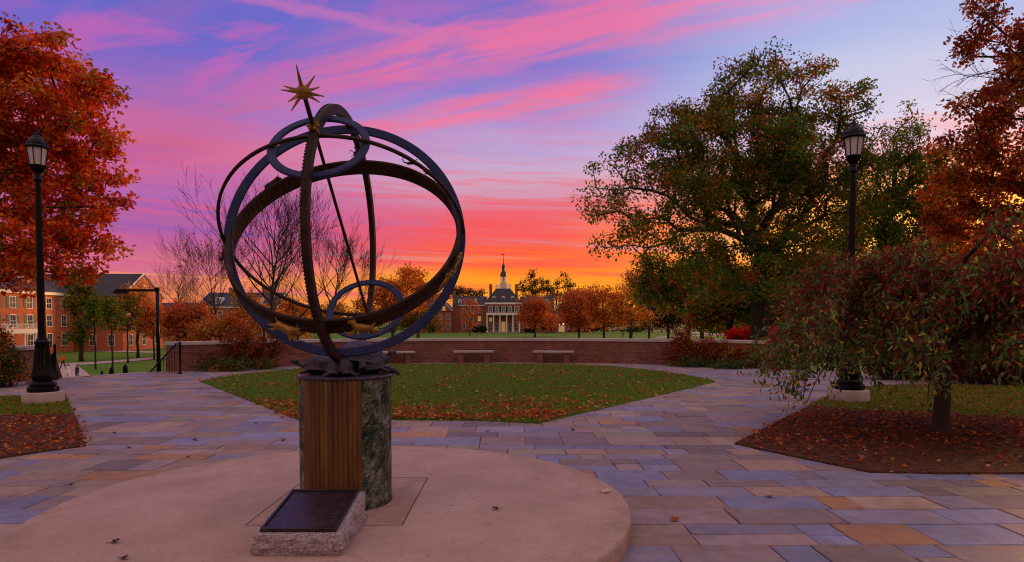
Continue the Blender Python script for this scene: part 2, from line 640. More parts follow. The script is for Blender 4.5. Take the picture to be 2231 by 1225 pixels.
def leaf_verts(c, d, up, L, Wd, shape="kite"):
    """c centres, d leaf directions, up rough normal; returns (n*k,3), k"""
    d = unit(d)
    s = unit(np.cross(d, up))
    nrm = np.cross(s, d)
    L = L[:, None]
    Wd = Wd[:, None]
    if shape == "kite":
        q = [c, c + d * L * 0.45 + s * Wd * 0.5, c + d * L, c + d * L * 0.45 - s * Wd * 0.5]
    elif shape == "lance":
        q = [c, c + d * L * 0.3 + s * Wd * 0.5 + nrm * Wd * 0.2, c + d * L * 0.65 + s * Wd * 0.36 + nrm * Wd * 0.1, c + d * L,
             c + d * L * 0.65 - s * Wd * 0.36 + nrm * Wd * 0.1, c + d * L * 0.3 - s * Wd * 0.5 + nrm * Wd * 0.2]
    else:       # lobed, like an oak leaf
        q = [c, c + d * L * .25 + s * Wd * .22, c + d * L * .38 + s * Wd * .55, c + d * L * .52 + s * Wd * .2, c + d * L * .7 + s * Wd * .42,
             c + d * L, c + d * L * .7 - s * Wd * .42, c + d * L * .52 - s * Wd * .2, c + d * L * .38 - s * Wd * .55, c + d * L * .25 - s * Wd * .22]
    k = len(q)
    return np.stack(q, axis=1).reshape(-1, 3), k


def pick_cols(n, palette, weights, jit=0.25, key=None):
    """palette of linear colours; key (ints) groups leaves of one clump near one colour"""
    pal = np.array([p[:3] for p in palette])
    w = np.array(weights, dtype=float)
    w /= w.sum()
    if key is not None:
        m = key.max() + 1
        ck = rng.choice(len(pal), m, p=w)
        idx = np.where(rng.random(n) < 0.62, ck[key], rng.choice(len(pal), n, p=w))
        kb = 1 + (rng.random(m) - 0.5) * 0.5
        f = kb[key][:, None]
    else:
        idx = rng.choice(len(pal), n, p=w)
        f = 1.0
    return np.clip(pal[idx] * f * (1 + (rng.random((n, 1)) - 0.5) * 2 * jit), 0.002, 0.95)


LEAF = leaf_mat("leaf")
LEAF_T = leaf_mat("leaf_thin", 0.55)
BARK = mat("bark", (0.055, 0.038, 0.032, 1), 0.9, var=0.35, vscale=5, bump=0.8, bscale=18)
BARK_D = mat("bark_dark", (0.030, 0.020, 0.018, 1), 0.9, var=0.3, vscale=5, bump=0.6, bscale=18)


def skeleton_mesh(nodes, parent_i, rad, name, material, parent, wob=0.0):
    """tubes along chains of a node tree, thick branches rounder than thin ones"""
    n = len(nodes)
    kids = [[] for _ in range(n)]
    for i in range(1, n):
        kids[parent_i[i]].append(i)
    g = Geo()
    stack = [(0, None)]
    while stack:
        i, frm = stack.pop()
        chain = [frm, i] if frm is not None else [i]
        j = i
        while kids[j]:
            ks = sorted(kids[j], key=lambda q: -rad[q])
            for k in ks[1:]:
                stack.append((k, j))
            j = ks[0]
            chain.append(j)
        if len(chain) < 2:
            continue
        pts = [Vector(nodes[q]) for q in chain]
        rr = [rad[q] for q in chain]
        if frm is not None:
            rr[0] = min(rad[frm], rr[1] * 1.15)
        sides = 8 if rr[0] > 0.12 else (5 if rr[0] > 0.04 else 3)
        g.tube(pts, rr, sides, cap=True)
    return g.build(name, material, parent, smooth=True)


def grow(base, fork_h, lobes, n_end, r0, seg=1.0, bias=0.35, seed=1, trunk_lean=(0, 0), rtip=0.02, power=0.44, minshell=0.35):
    """branch skeleton reaching end points spread through ellipsoid lobes.
    lobes: (cx,cy,cz,rx,ry,rz,weight). Returns nodes, parents, radii, ends"""
    rs = np.random.default_rng(seed)
    base = np.array(base, float)
    w = np.array([l[6] for l in lobes], float)
    w /= w.sum()
    ends = []
    for li, l in enumerate(lobes):
        k = max(2, int(round(n_end * w[li])))
        d = unit(rs.normal(size=(k, 3)))
        r = (minshell + (1 - minshell) * rs.random((k, 1))) ** 0.6
        ends.append(np.array(l[:3]) + d * r * np.array(l[3:6]))
    ends = np.vstack(ends)
    top = base + np.array([trunk_lean[0], trunk_lean[1], fork_h])
    nodes = [base]
    par = [0]
    nt_ = 6
    for i in range(1, nt_ + 1):
        f = i / nt_
        nodes.append(base + (top - base) * f + np.array([rs.normal() * 0.05, rs.normal() * 0.05, 0]) * fork_h * 0.1)
        par.append(len(nodes) - 2)
    plen = [0.0] * len(nodes)
    for i in range(1, len(nodes)):
        plen[i] = 0.0
    order = np.argsort(np.linalg.norm(ends - top, axis=1))
    end_ids = []
    for oi in order:
        e = ends[oi]
        A = np.array(nodes[3:])
        d = np.linalg.norm(A - e, axis=1)
        # prefer nodes inward and below: limbs leave at an angle and climb
        pen = np.where(A[:, 2] > e[2] + 0.3 * d, 0.6 * d, 0)
        cost = d + bias * np.array(plen[3:]) + pen
        j = int(np.argmin(cost)) + 3
        p0 = np.array(nodes[j])
        dist = np.linalg.norm(e - p0)
        m = max(1, int(dist / seg))
        last = j
        arch = rs.uniform(-0.03, 0.16) * dist
        side = rs.normal(size=3) * 0.06 * dist
        for q in range(1, m + 1):
            f = q / m
            pt = p0 + (e - p0) * f + (np.array([0, 0, arch]) + side) * math.sin(PI * f) + rs.normal(size=3) * 0.05 * seg * (q < m)
            nodes.append(pt)
            par.append(last)
            plen.append(plen[last] + dist / m)
            last = len(nodes) - 1
        end_ids.append(last)
    n = len(nodes)
    cnt = np.zeros(n)
    for i in end_ids:
        cnt[i] += 1
    for i in range(n - 1, 0, -1):
        cnt[par[i]] += cnt[i]
    cnt = np.maximum(cnt, 1)
    rad = rtip * cnt ** power
    rad = rad * (r0 / rad[0]) ** np.clip((np.log(cnt) / math.log(cnt[0])), 0, 1)
    rad[0] *= 1.35
    if n > 1:
        rad[1] *= 1.08
    return nodes, par, list(rad), [np.array(nodes[i]) for i in end_ids]


def foliage(ends, per, clump_r, size, palette, weights, name, parent, droop=0.25, shape="kite", material=None, aspect=0.6, flat=0.75, jit=0.28, seed=3):
    global rng
    rs = np.random.default_rng(seed)
    E = np.array(ends)
    n = len(E) * per
    key = np.repeat(np.arange(len(E)), per)
    cr = clump_r * (0.6 + 0.8 * rs.random(len(E)))
    off = unit(rs.normal(size=(n, 3))) * (rs.random((n, 1)) ** 0.45) * np.array([1, 1, flat]) * cr[key][:, None] * 0.92
    c = E[key] + off
    d = rs.normal(size=(n, 3)) + off / np.maximum(cr[key][:, None], 0.01) * 0.8 + np.array([0, 0, -droop * 2])
    up = rs.normal(size=(n, 3)) + np.array([0, 0, 0.9])
    L = size * (0.6 + 0.8 * rs.random(n))
    v, k = leaf_verts(c, d, up, L, L * aspect, shape)
    cols = pick_cols(n, palette, weights, jit, key)
    return fast_mesh(name, v, n, k, cols, material or LEAF, parent)


def C(r, g, b):
    return (r, g, b)


# leaf colours (albedo)
GREEN = [C(.070, .145, .018), C(.140, .175, .022), C(.30, .23, .026), C(.42, .15, .022), C(.46, .085, .018)]
REDS = [C(0.582, 0.062, 0.013), C(0.694, 0.129, 0.018), C(0.426, 0.034, 0.013), C(0.739, 0.224, 0.027), C(0.224, 0.202, 0.028)]
ORNG = [C(0.675, 0.189, 0.022), C(0.810, 0.311, 0.030), C(0.486, 0.101, 0.016), C(0.405, 0.230, 0.034), C(0.216, 0.176, 0.027)]
RUST = [C(0.567, 0.135, 0.030), C(0.702, 0.203, 0.032), C(0.405, 0.088, 0.024), C(0.432, 0.243, 0.047)]


def px_lobes(lst, Yd, dscale=0.75):
    """lobes given in picture pixels (cx, cy, rx, ry[, depth offset in metres]) at distance Yd"""
    out = []
    for l in lst:
        dy = l[4] if len(l) > 4 else 0.0
        Y = Yd + dy
        c = P(l[0], l[1], Y)
        rx = l[2] * Y / F
        rz = l[3] * Y / F
        ry = rx * dscale
        out.append((c.x, c.y, c.z, rx, ry, rz, rx * ry * rz))
    return out


# ------------------------------------------------------------------ terrain
PC = Vector((-0.4, 11.6, 0))          # centre of the round plaza
WALL_R = 14.35


def ss(a, b, x):
    t = min(1, max(0, (x - a) / (b - a)))
    return t * t * (3 - 2 * t)


def ground_z(x, y):
    rd = math.hypot(x - PC.x, y - PC.y) - (WALL_R + 0.6)
    fall = 0.0
    if rd > 0:
        t = min(1, rd / 22.0)
        fall = 3.8 * (1 - (1 - t) ** 2)
    wgt = ss(9, 15, y)
    z = -fall * wgt - 0.03
    z += 0.8 * ss(150, 262, y)
    return z


def Gt(px, py, z0=-3.8):
    z = z0
    for _ in range(20):
        p = G(px, py, z)
        z = 0.5 * z + 0.5 * ground_z(p.x, p.y)
    return Vector((p.x, p.y, ground_z(p.x, p.y)))


def axis_vals(segs):
    out = []
    for a, b, st in segs:
        v = a
        while v < b - 1e-6:
            out.append(v)
            v += st
    out.append(segs[-1][1])
    return out


def grass_ground_mat():
    m = bpy.data.materials.new("quad_grass")
    m.use_nodes = True
    nt = NT(m.node_tree)
    b = nt.n["Principled BSDF"]
    b.inputs["Roughness"].default_value = 0.95
    b.inputs["Specular IOR Level"].default_value = 0.1
    tc = nt.node("ShaderNodeTexCoord").outputs["Object"]
    n1 = nt.noise(tc, 0.25, 5, 0.6)
    n2 = nt.noise(tc, 7.0, 8, 0.7)
    c = nt.ramp(n1, [(0.3, (0.080, 0.200, 0.020, 1)), (0.7, (0.16, 0.28, 0.030, 1))])
    c = nt.mix(nt.m("MULTIPLY", n2, 0.5), c, (0.03, 0.06, 0.012, 1))
    n3 = nt.noise(tc, 1.1, 6, 0.7)
    c = nt.mix(nt.m("MULTIPLY", nt.smooth(n3, 0.56, 0.68), 0.7), c, (0.26, 0.075, 0.02, 1))
    nt.l.new(c, b.inputs["Base Color"])
    return m


def make_terrain():
    xs = axis_vals([(-1500, -400, 110), (-400, -120, 28), (-120, -40, 8), (-40, 40, 1.6), (40, 120, 8), (120, 400, 28), (400, 1500, 110)])
    ys = axis_vals([(-600, -60, 90), (-60, 8, 8), (8, 60, 1.6), (60, 300, 12), (300, 700, 40), (700, 2600, 190)])
    vs = [(x, y, ground_z(x, y)) for y in ys for x in xs]
    nx = len(xs)
    fs = [(j * nx + i, j * nx + i + 1, (j + 1) * nx + i + 1, (j + 1) * nx + i) for j in range(len(ys) - 1) for i in range(nx - 1)]
    g = Geo().add(vs, fs)
    o = g.build("ground", grass_ground_mat(), None, smooth=True)
    tag(o, kind="structure")


make_terrain()

# ------------------------------------------------------------------ paving
STONE = attr_mat("bluestone", 0.66, bump=0.5, bscale=16, var=0.24, vscale=7.0, spec=0.28)
JOINT = mat("joint_sand", (0.085, 0.062, 0.062, 1), 0.95, var=0.5, vscale=40)
PAL = [((.270, .190, .195), 24), ((.215, .190, .265), 28), ((.320, .215, .175), 20), ((.230, .170, .170), 20), ((.190, .190, .310), 18),
       ((.330, .170, .090), 5), ((.250, .215, .170), 6), ((.160, .125, .145), 8)]


def make_paving():
    rs = random.Random(11)
    base = Geo()
    n = 72
    pts = [(PC.x + (WALL_R + 0.4) * math.cos(2 * PI * i / n), PC.y + (WALL_R + 0.4) * math.sin(2 * PI * i / n)) for i in range(n)]
    base.prism(pts, -0.028, -0.012)
    tag(base.build("paving_bed", JOINT), kind="structure")
    g = Geo()
    cols = [c for c, w in PAL for _ in range(w)]
    y = -4.0
    Rr = WALL_R + 0.35
    while y < PC.y + Rr:
        hgt = rs.choice([0.28, 0.34, 0.42, 0.5, 0.58])
        x = -16 + rs.uniform(0, 1)
        while x < 16:
            w_ = rs.choice([0.3, 0.42, 0.52, 0.62, 0.74, 0.9])
            sub = [(y, y + hgt)]
            if hgt > 0.48 and rs.random() < 0.28:
                k = y + hgt * rs.choice([0.42, 0.5, 0.58])
                sub = [(y, k), (k, y + hgt)]
            for (a, b) in sub:
                cx, cy = x + w_ / 2, (a + b) / 2
                if math.hypot(cx - PC.x, cy - PC.y) < Rr and cy > -3:
                    c = rs.choice(cols)
                    f = rs.uniform(0.82, 1.16)
                    col = (c[0] * f, c[1] * f, c[2] * f, 1)
                    j = 0.005
                    dz = rs.uniform(-0.0025, 0.0025)
                    tx, ty = rs.uniform(-.002, .002), rs.uniform(-.002, .002)
                    X0, X1, Y0, Y1 = x + j, x + w_ - j, a + j, b - j
                    jx = [rs.uniform(-.006, .006) for _ in range(8)]
                    vs = []
                    cnr = [(X0 + jx[0], Y0 + jx[1]), (X1 + jx[2], Y0 + jx[3]), (X1 + jx[4], Y1 + jx[5]), (X0 + jx[6], Y1 + jx[7])]
                    e = 0.010
                    mx_, my_ = (X0 + X1) / 2, (Y0 + Y1) / 2
                    for (qx, qy) in cnr:
                        vs.append((qx, qy, -0.014))
                    for (qx, qy) in cnr:
                        vs.append((qx, qy, -0.005 + dz))
                    for (qx, qy) in cnr:
                        sx, sy = (1 if qx < mx_ else -1), (1 if qy < my_ else -1)
                        vs.append((qx + sx * e, qy + sy * e, dz + tx * sx + ty * sy))
                    fs = [(8, 9, 10, 11)]
                    for q in range(4):
                        r_ = (q + 1) % 4
                        fs += [(4 + q, 4 + r_, 8 + r_, 8 + q), (q, r_, 4 + r_, 4 + q)]
                    g.add(vs, fs, None, col)
            x += w_
        y += hgt
    tag(g.build("paving", STONE), kind="structure")


make_paving()

# ------------------------------------------------------------------ platform disc
CX, CY = -1.386, 5.34                  # axis of the sundial
PLAT_R = 2.35
PZ = 0.16


def platform_mat():
    m = bpy.data.materials.new("platform_concrete")
    m.use_nodes = True
    nt = NT(m.node_tree)
    b = nt.n["Principled BSDF"]
    tc = nt.node("ShaderNodeTexCoord").outputs["Object"]
    sep = nt.node("ShaderNodeSeparateXYZ")
    nt.l.new(tc, sep.inputs[0])
    n = nt.noise(tc, 1.6, 8, 0.62)
    c = nt.ramp(n, [(0.28, (0.345, 0.225, 0.190, 1)), (0.5, (0.425, 0.280, 0.240, 1)), (0.75, (0.50, 0.345, 0.30, 1))])
    sp = nt.noise(tc, 60.0, 4, 0.75)
    c = nt.mix(nt.m("MULTIPLY", nt.smooth(sp, 0.54, 0.68), 0.55), c, (0.12, 0.07, 0.06, 1))
    sp2 = nt.noise(tc, 130.0, 3, 0.7)
    c = nt.mix(nt.m("MULTIPLY", nt.smooth(sp2, 0.58, 0.72), 0.5), c, (0.50, 0.36, 0.32, 1))
    stn = nt.noise(tc, 0.9, 7, 0.68, 0.6)
    c = nt.mix(nt.m("MULTIPLY", nt.smooth(stn, 0.52, 0.72), 0.18), c, (0.17, 0.095, 0.08, 1))
    pit = nt.noise(nt.vec(nt.m("MULTIPLY", sep.outputs[0], 14.0), nt.m("MULTIPLY", sep.outputs[1], 30.0), 0.0), 1.0, 5, 0.75)
    pm = nt.m("MULTIPLY", nt.smooth(pit, 0.635, 0.66), nt.smooth(sep.outputs[0], 0.4, 1.5))
    c = nt.mix(nt.m("MULTIPLY", pm, 0.75), c, (0.09, 0.055, 0.055, 1))
    ck = nt.noise(tc, 1.1, 4, 0.55, 1.2)
    hair = nt.m("MULTIPLY", nt.smooth(nt.m("ABSOLUTE", nt.m("SUBTRACT", ck, 0.46)), 0.0022, 0.0006), nt.smooth(nt.noise(tc, 0.8, 2, 0.5), 0.46, 0.52))
    c = nt.mix(nt.m("MULTIPLY", hair, 0.55), c, (0.12, 0.075, 0.065, 1))
    rr_ = nt.m("SQRT", nt.m("ADD", nt.m("MULTIPLY", sep.outputs[0], sep.outputs[0]), nt.m("MULTIPLY", sep.outputs[1], sep.outputs[1])))
    rimd = nt.m("MULTIPLY", nt.smooth(rr_, 1.9, 2.34), nt.smooth(nt.noise(tc, 3.0, 6, 0.7), 0.42, 0.62))
    c = nt.mix(nt.m("MULTIPLY", rimd, 0.35), c, (0.20, 0.125, 0.09, 1))
    # joint of the square footing under the drum
    ax = nt.m("ABSOLUTE", sep.outputs[0])
    ay = nt.m("ABSOLUTE", nt.m("SUBTRACT", sep.outputs[1], 0.06))
    mxx = nt.m("MAXIMUM", ax, nt.m("MULTIPLY", ay, 0.575 / 0.72))
    ins = nt.smooth(mxx, 0.577, 0.571)
    patch = nt.noise(tc, 2.6, 5, 0.6)
    c = nt.mix(nt.m("MULTIPLY", nt.m("MULTIPLY", ins, nt.smooth(patch, 0.42, 0.66)), 0.5), c, (0.23, 0.11, 0.07, 1))
    dj = nt.m("ABSOLUTE", nt.m("SUBTRACT", mxx, 0.577))
    jl = nt.smooth(dj, 0.008, 0.003)
    c = nt.mix(nt.m("MULTIPLY", jl, 0.85), c, (0.05, 0.03, 0.03, 1))
    nt.l.new(c, b.inputs["Base Color"])
    b.inputs["Roughness"].default_value = 0.88
    b.inputs["Specular IOR Level"].default_value = 0.15
    bn = nt.node("ShaderNodeBump")
    bn.inputs["Strength"].default_value = 0.35
    bn.inputs["Distance"].default_value = 0.01
    hh = nt.m("SUBTRACT", nt.noise(tc, 45, 6, 0.6), nt.m("ADD", nt.m("MULTIPLY", jl, 1.5), nt.m("MULTIPLY", pm, 0.8)))
    nt.l.new(hh, bn.inputs["Height"])
    nt.l.new(bn.outputs[0], b.inputs["Normal"])
    return m


g = Geo()
pr = [(PLAT_R - 0.012, -0.02), (PLAT_R - 0.006, 0.03), (PLAT_R, PZ - 0.028), (PLAT_R - 0.004, PZ - 0.014), (PLAT_R - 0.012, PZ - 0.005), (PLAT_R - 0.03, PZ)]
g.lathe(pr, 160)
o = g.build("stone_platform", platform_mat())
auto_smooth(o, 30)
o.location = (CX, CY, 0)
tag(o, "wide round concrete step carrying the sundial column and the small plaque block", "platform")

# ------------------------------------------------------------------ sundial
BLUE = mat("patina_bronze", (0.018, 0.027, 0.085, 1), 0.55, metal=0.15, col2=(0.042, 0.046, 0.130, 1), spec=0.14, vscale=7, bump=0.25, bscale=40)
BROWN = mat("brown_bronze", (0.018, 0.009, 0.007, 1), 0.6, metal=0.15, col2=(0.055, 0.026, 0.018, 1), spec=0.14, vscale=9, bump=0.3, bscale=45)
DARKB = mat("dark_bronze", (0.016, 0.009, 0.015, 1), 0.30, metal=0.35, col2=(0.06, 0.036, 0.05, 1), vscale=16, bump=0.5, bscale=50, spec=0.5)
GOLD = mat("worn_gilt", (0.14, 0.060, 0.010, 1), 0.45, metal=0.6, col2=(0.38, 0.18, 0.028, 1), vscale=14, bump=0.3, bscale=60)


def bronze_panel_mat():
    m = bpy.data.materials.new("fluted_bronze_panel")
    m.use_nodes = True
    nt = NT(m.node_tree)
    b = nt.n["Principled BSDF"]
    tc = nt.node("ShaderNodeTexCoord").outputs["Object"]
    mp = nt.node("ShaderNodeMapping")
    nt.l.new(tc, mp.inputs[0])
    mp.inputs["Scale"].default_value = (11, 11, 1.3)
    n = nt.noise(mp.outputs[0], 1.0, 7, 0.6)
    c = nt.ramp(n, [(0.30, (0.040, 0.013, 0.004, 1)), (0.52, (0.135, 0.052, 0.010, 1)), (0.75, (0.250, 0.112, 0.018, 1))])
    mp2 = nt.node("ShaderNodeMapping")
    nt.l.new(tc, mp2.inputs[0])
    mp2.inputs["Scale"].default_value = (40, 40, 1.5)
    n2 = nt.noise(mp2.outputs[0], 1.0, 5, 0.7)
    c = nt.mix(nt.m("MULTIPLY", nt.smooth(n2, 0.55, 0.75), 0.5), c, (0.13, 0.10, 0.05, 1))
    nt.l.new(c, b.inputs["Base Color"])
    b.inputs["Metallic"].default_value = 0.15
    nt.l.new(nt.m("ADD", 0.38, nt.m("MULTIPLY", n, 0.3)), b.inputs["Roughness"])
    return m


def marble_mat():
    m = bpy.data.materials.new("green_marble")
    m.use_nodes = True
    nt = NT(m.node_tree)
    b = nt.n["Principled BSDF"]
    tc = nt.node("ShaderNodeTexCoord").outputs["Object"]
    w = nt.noise(tc, 3.2, 6, 0.7)
    wv = nt.node("ShaderNodeVectorMath", operation="ADD")
    cmb = nt.vec(nt.m("MULTIPLY", w, 0.7), nt.m("MULTIPLY", w, 0.5), nt.m("MULTIPLY", w, 0.9))
    nt.l.new(tc, wv.inputs[0])
    nt.l.new(cmb, wv.inputs[1])
    sep = nt.node("ShaderNodeSeparateXYZ")
    nt.l.new(wv.outputs[0], sep.inputs[0])
    vv = nt.vec(sep.outputs[0], sep.outputs[1], nt.m("MULTIPLY", sep.outputs[2], 0.6))
    n = nt.noise(vv, 9.0, 9, 0.74, 0.8)
    vein = nt.smooth(nt.m("ABSOLUTE", nt.m("SUBTRACT", n, 0.5)), 0.010, 0.002)
    n2 = nt.noise(vv, 30.0, 8, 0.8, 0.6)
    vein2 = nt.smooth(nt.m("ABSOLUTE", nt.m("SUBTRACT", n2, 0.52)), 0.022, 0.006)
    area = nt.smooth(nt.noise(tc, 6.0, 5, 0.6), 0.47, 0.58)
    c = nt.ramp(nt.noise(tc, 6, 6, 0.6), [(0.3, (0.005, 0.009, 0.008, 1)), (0.7, (0.018, 0.032, 0.020, 1))])
    f = nt.m("MAXIMUM", nt.m("MULTIPLY", vein, 0.8), nt.m("MULTIPLY", nt.m("MULTIPLY", vein2, area), 0.9))
    c = nt.mix(f, c, nt.ramp(nt.noise(tc, 14, 4, 0.6), [(0.38, (0.22, 0.25, 0.10, 1)), (0.62, (0.72, 0.62, 0.56, 1))]))
    nt.l.new(c, b.inputs["Base Color"])
    b.inputs["Roughness"].default_value = 0.45
    b.inputs["Specular IOR Level"].default_value = 0.14
    return m


SD = empty("sundial", (CX, CY, PZ), 0, "tall armillary sphere sundial of bronze rings with gilt star, turtles and green marble column", "sundial")


def sdo(geo, name, material, parent=None, smooth=True, ang=35):
    o = geo.build(name, material, parent or SD)
    if parent is None:
        o.location = (-CX * 0, 0, 0)
    if smooth:
        auto_smooth(o, ang)
    return o


# local frame: origin at (CX, CY, PZ)
DR = 0.372
DH = 1.055
# marble drum
g = Geo()
g.lathe([(DR + 0.004, 0.0), (DR + 0.006, 0.02), (DR, 0.035), (DR, DH - 0.03), (DR - 0.004, DH - 0.02)], 96)
sdo(g, "marble_column", marble_mat())
# fluted bronze panels facing north and south
PM = bronze_panel_mat()
for cen in (-95, 85):
    g = Geo()
    nseg = 112
    a0, a1 = cen - 40, cen + 38
    vs = []
    for zz in (0.012, DH - 0.022):
        for i in range(nseg + 1):
            a = R(a0 + (a1 - a0) * i / nseg)
            ph = (i / nseg) * 14
            fl = abs(math.sin(PI * ph)) ** 0.7
            rr = DR + 0.006 + 0.010 * fl
            vs.append((rr * math.cos(a), rr * math.sin(a), zz))
        for i in range(nseg + 1):
            a = R(a0 + (a1 - a0) * i / nseg)
            vs.append(((DR - 0.02) * math.cos(a), (DR - 0.02) * math.sin(a), zz))
    k = nseg + 1
    fs = []
    for i in range(nseg):
        fs.append((i, i + 1, 2 * k + i + 1, 2 * k + i))
        fs.append((i + 1, i, k + i, k + i + 1))
        fs.append((2 * k + i, 2 * k + i + 1, 3 * k + i + 1, 3 * k + i))
    fs.append((0, 2 * k, 3 * k, k))
    fs.append((nseg, k + nseg, 3 * k + nseg, 2 * k + nseg))
    g.add(vs, fs)
    sdo(g, "fluted_panel", PM, ang=50)
# narrow bronze trim strips where panel meets marble
for a in (cen - 40.6 for cen in (-95, 85)):
    pass
g = Geo()
g.lathe([(DR - 0.01, DH - 0.024), (DR + 0.018, DH - 0.018), (DR + 0.020, DH - 0.004), (DR + 0.010, DH + 0.006), (DR - 0.03, DH + 0.010)], 96)
sdo(g, "cap_plate", DARKB)

GC = Vector((0.010, 0, 2.345 - PZ))           # centre of the sphere, local
rz = R(0.6)
nrth = Vector((math.sin(-rz), -math.cos(rz), 0))     # horizontally towards the photographer
east = Vector((math.cos(rz), math.sin(-rz), 0))
LAT = R(39.5)
pol = (nrth * math.cos(LAT) + Vector((0, 0, 1)) * math.sin(LAT)).normalized()
e2 = (-nrth * math.sin(LAT) + Vector((0, 0, 1)) * math.cos(LAT)).normalized()
up = Vector((0, 0, 1))


def rect(r0, r1, h, ch=0.006):
    return [(r0 + ch, -h), (r1 - ch, -h), (r1, -h + ch), (r1, h - ch), (r1 - ch, h), (r0 + ch, h), (r0, h - ch), (r0, -h + ch)]


# meridian ring with degree teeth
g = Geo()
g.sweep_ring(GC, nrth, up, east, rect(0.962, 1.042, 0.024), 128)
for i in range(240):
    t = 2 * PI * i / 240
    e = nrth * math.cos(t) + up * math.sin(t)
    tn_ = -nrth * math.sin(t) + up * math.cos(t)
    M = Matrix.Translation(GC + e * 1.0405 - east * 0.019) @ Matrix((tn_, east, e)).transposed().to_4x4()
    g.box(-0.006, 0.006, -0.0075, 0.0075, -0.002, 0.0035, M)
sdo(g, "meridian_ring", BROWN)
# vertical colure ring leaning back
tl = R(10)
b1 = (up * math.cos(tl) - nrth * math.sin(tl)).normalized()
n1 = (nrth * math.cos(tl) + up * math.sin(tl)).normalized()
rz1 = Matrix.Rotation(R(3), 3, "Z")
g = Geo()
g.sweep_ring(GC, rz1 @ east, rz1 @ b1, rz1 @ n1, rect(0.915, 0.988, 0.014), 128)
sdo(g, "vertical_ring", BLUE)
# equatorial zodiac band
g = Geo()
g.sweep_ring(GC, east, e2, pol, rect(0.925, 0.950, 0.074, 0.004), 128)
g.sweep_ring(GC, east, e2, pol, rect(0.944, 0.960, 0.008, 0.003), 128)
for i in range(96):          # raised hour marks inside
    t = 2 * PI * i / 96
    e = east * math.cos(t) + e2 * math.sin(t)
    tn_ = -east * math.sin(t) + e2 * math.cos(t)
    M = Matrix.Translation(GC + e * 0.9245) @ Matrix((tn_, pol, e)).transposed().to_4x4()
    hgt = 0.055 if i % 4 == 0 else 0.025
    g.box(-0.005, 0.005, -hgt, hgt, -0.0035, 0.002, M)
sdo(g, "zodiac_band", BROWN)
# thin hour hoop through the poles
g = Geo()
tw = R(4)
hx = (east * math.cos(tw) + e2 * math.sin(tw)).normalized()
g.sweep_ring(GC, hx, pol, hx.cross(pol), rect(0.966, 0.990, 0.014, 0.005), 128)
sdo(g, "hour_hoop", BROWN)
# polar circles
for sg, nm in ((1, "polar_circle"), (-1, "polar_circle")):
    g = Geo()
    g.sweep_ring(GC + pol * 0.895 * sg, east, e2, pol, rect(0.304, 0.364, 0.012), 96)
    sdo(g, nm, BLUE)
# polar rod
g = Geo()
g.tube([GC - pol * 0.97, GC + pol * 1.26], [0.0125, 0.0125], 12)
g.tube([GC + pol * 1.03, GC + pol * 1.275], [0.017, 0.015], 12)
sdo(g, "polar_rod", BROWN)
# gilt ornament where the rod crosses the rings
g = Geo()
g.tube([GC + pol * 0.965, GC + pol * 0.99, GC + pol * 1.05, GC + pol * 1.075], [0.02, 0.03, 0.03, 0.018], 14)
for k in range(6):
    a = k * PI / 3
    q = GC + pol * 1.06 + (east * math.cos(a) + e2 * math.sin(a)) * 0.034
    g.ell(q, (0.013, 0.013, 0.013), 10, 8)
g.ell(GC + pol * 1.0 - up * 0.05 + nrth * 0.05, (0.014, 0.014, 0.022), 10, 8)
sdo(g, "pole_finial", GOLD)
# star
SC = GC + pol * 1.315
g = Geo()
g.ell(SC, (0.048,) * 3, 24, 14)
star = sdo(g, "star_ball", GOLD)
spk = [(-50, 3, 6), (47, -8, -6), (-49, 18, -10), (41, -27, 10), (24, 42, -12), (-24, -47, 12), (26, 26, -40), (-24, -34, 34)]
for a, L, ax in spk:
    d = (east * a + up * L + nrth * ax) / 375.0
    g = Geo()
    g.tube([SC + d.normalized() * 0.03, SC + d.normalized() * 0.07, SC + d * 1.08], [0.014, 0.011, 0.003], 5)
    sdo(g, "star_ray", GOLD, star)
g = Geo()
g.tube([SC + pol * 0.03, SC + pol * 0.08, SC + pol * 0.17 + up * 0.02], [0.015, 0.012, 0.003], 5)
sdo(g, "star_ray", GOLD, star)
# foot under the rings
g = Geo()
g.lathe([(0.13, 0), (0.135, 0.012), (0.10, 0.03), (0.075, 0.06), (0.085, 0.085), (0.11, 0.105), (0.10, 0.125)], 32, c=(0, 0, DH))
sdo(g, "ring_foot", DARKB)


# zodiac figures riding on the band: limbs given in a flat frame (u along band, w across, t outward)
def figure(ang, links, scale, material, out=0.985, name="zodiac_figure", flip=1, roll=0.0, axial=0.0, upright=False):
    t = R(ang)
    e = east * math.cos(t) + e2 * math.sin(t)
    tn_ = (-east * math.sin(t) + e2 * math.cos(t)) * flip
    wv = up if upright else pol
    tn_ = (tn_ - wv * tn_.dot(wv)).normalized()
    u_ = tn_ * math.cos(roll) + wv * math.sin(roll)
    w_ = -tn_ * math.sin(roll) + wv * math.cos(roll)
    o_ = GC + e * out + pol * axial
    g = Geo()
    for (p0, r0, p1, r1) in links:
        A = o_ + (u_ * p0[0] + w_ * p0[1] + e * (p0[2] if len(p0) > 2 else 0)) * scale
        B = o_ + (u_ * p1[0] + w_ * p1[1] + e * (p1[2] if len(p1) > 2 else 0)) * scale
        g.cone_link(A, r0 * scale, B, r1 * scale, 8)
    return remeshed(g, name, material, SD, 0.0045, 1)


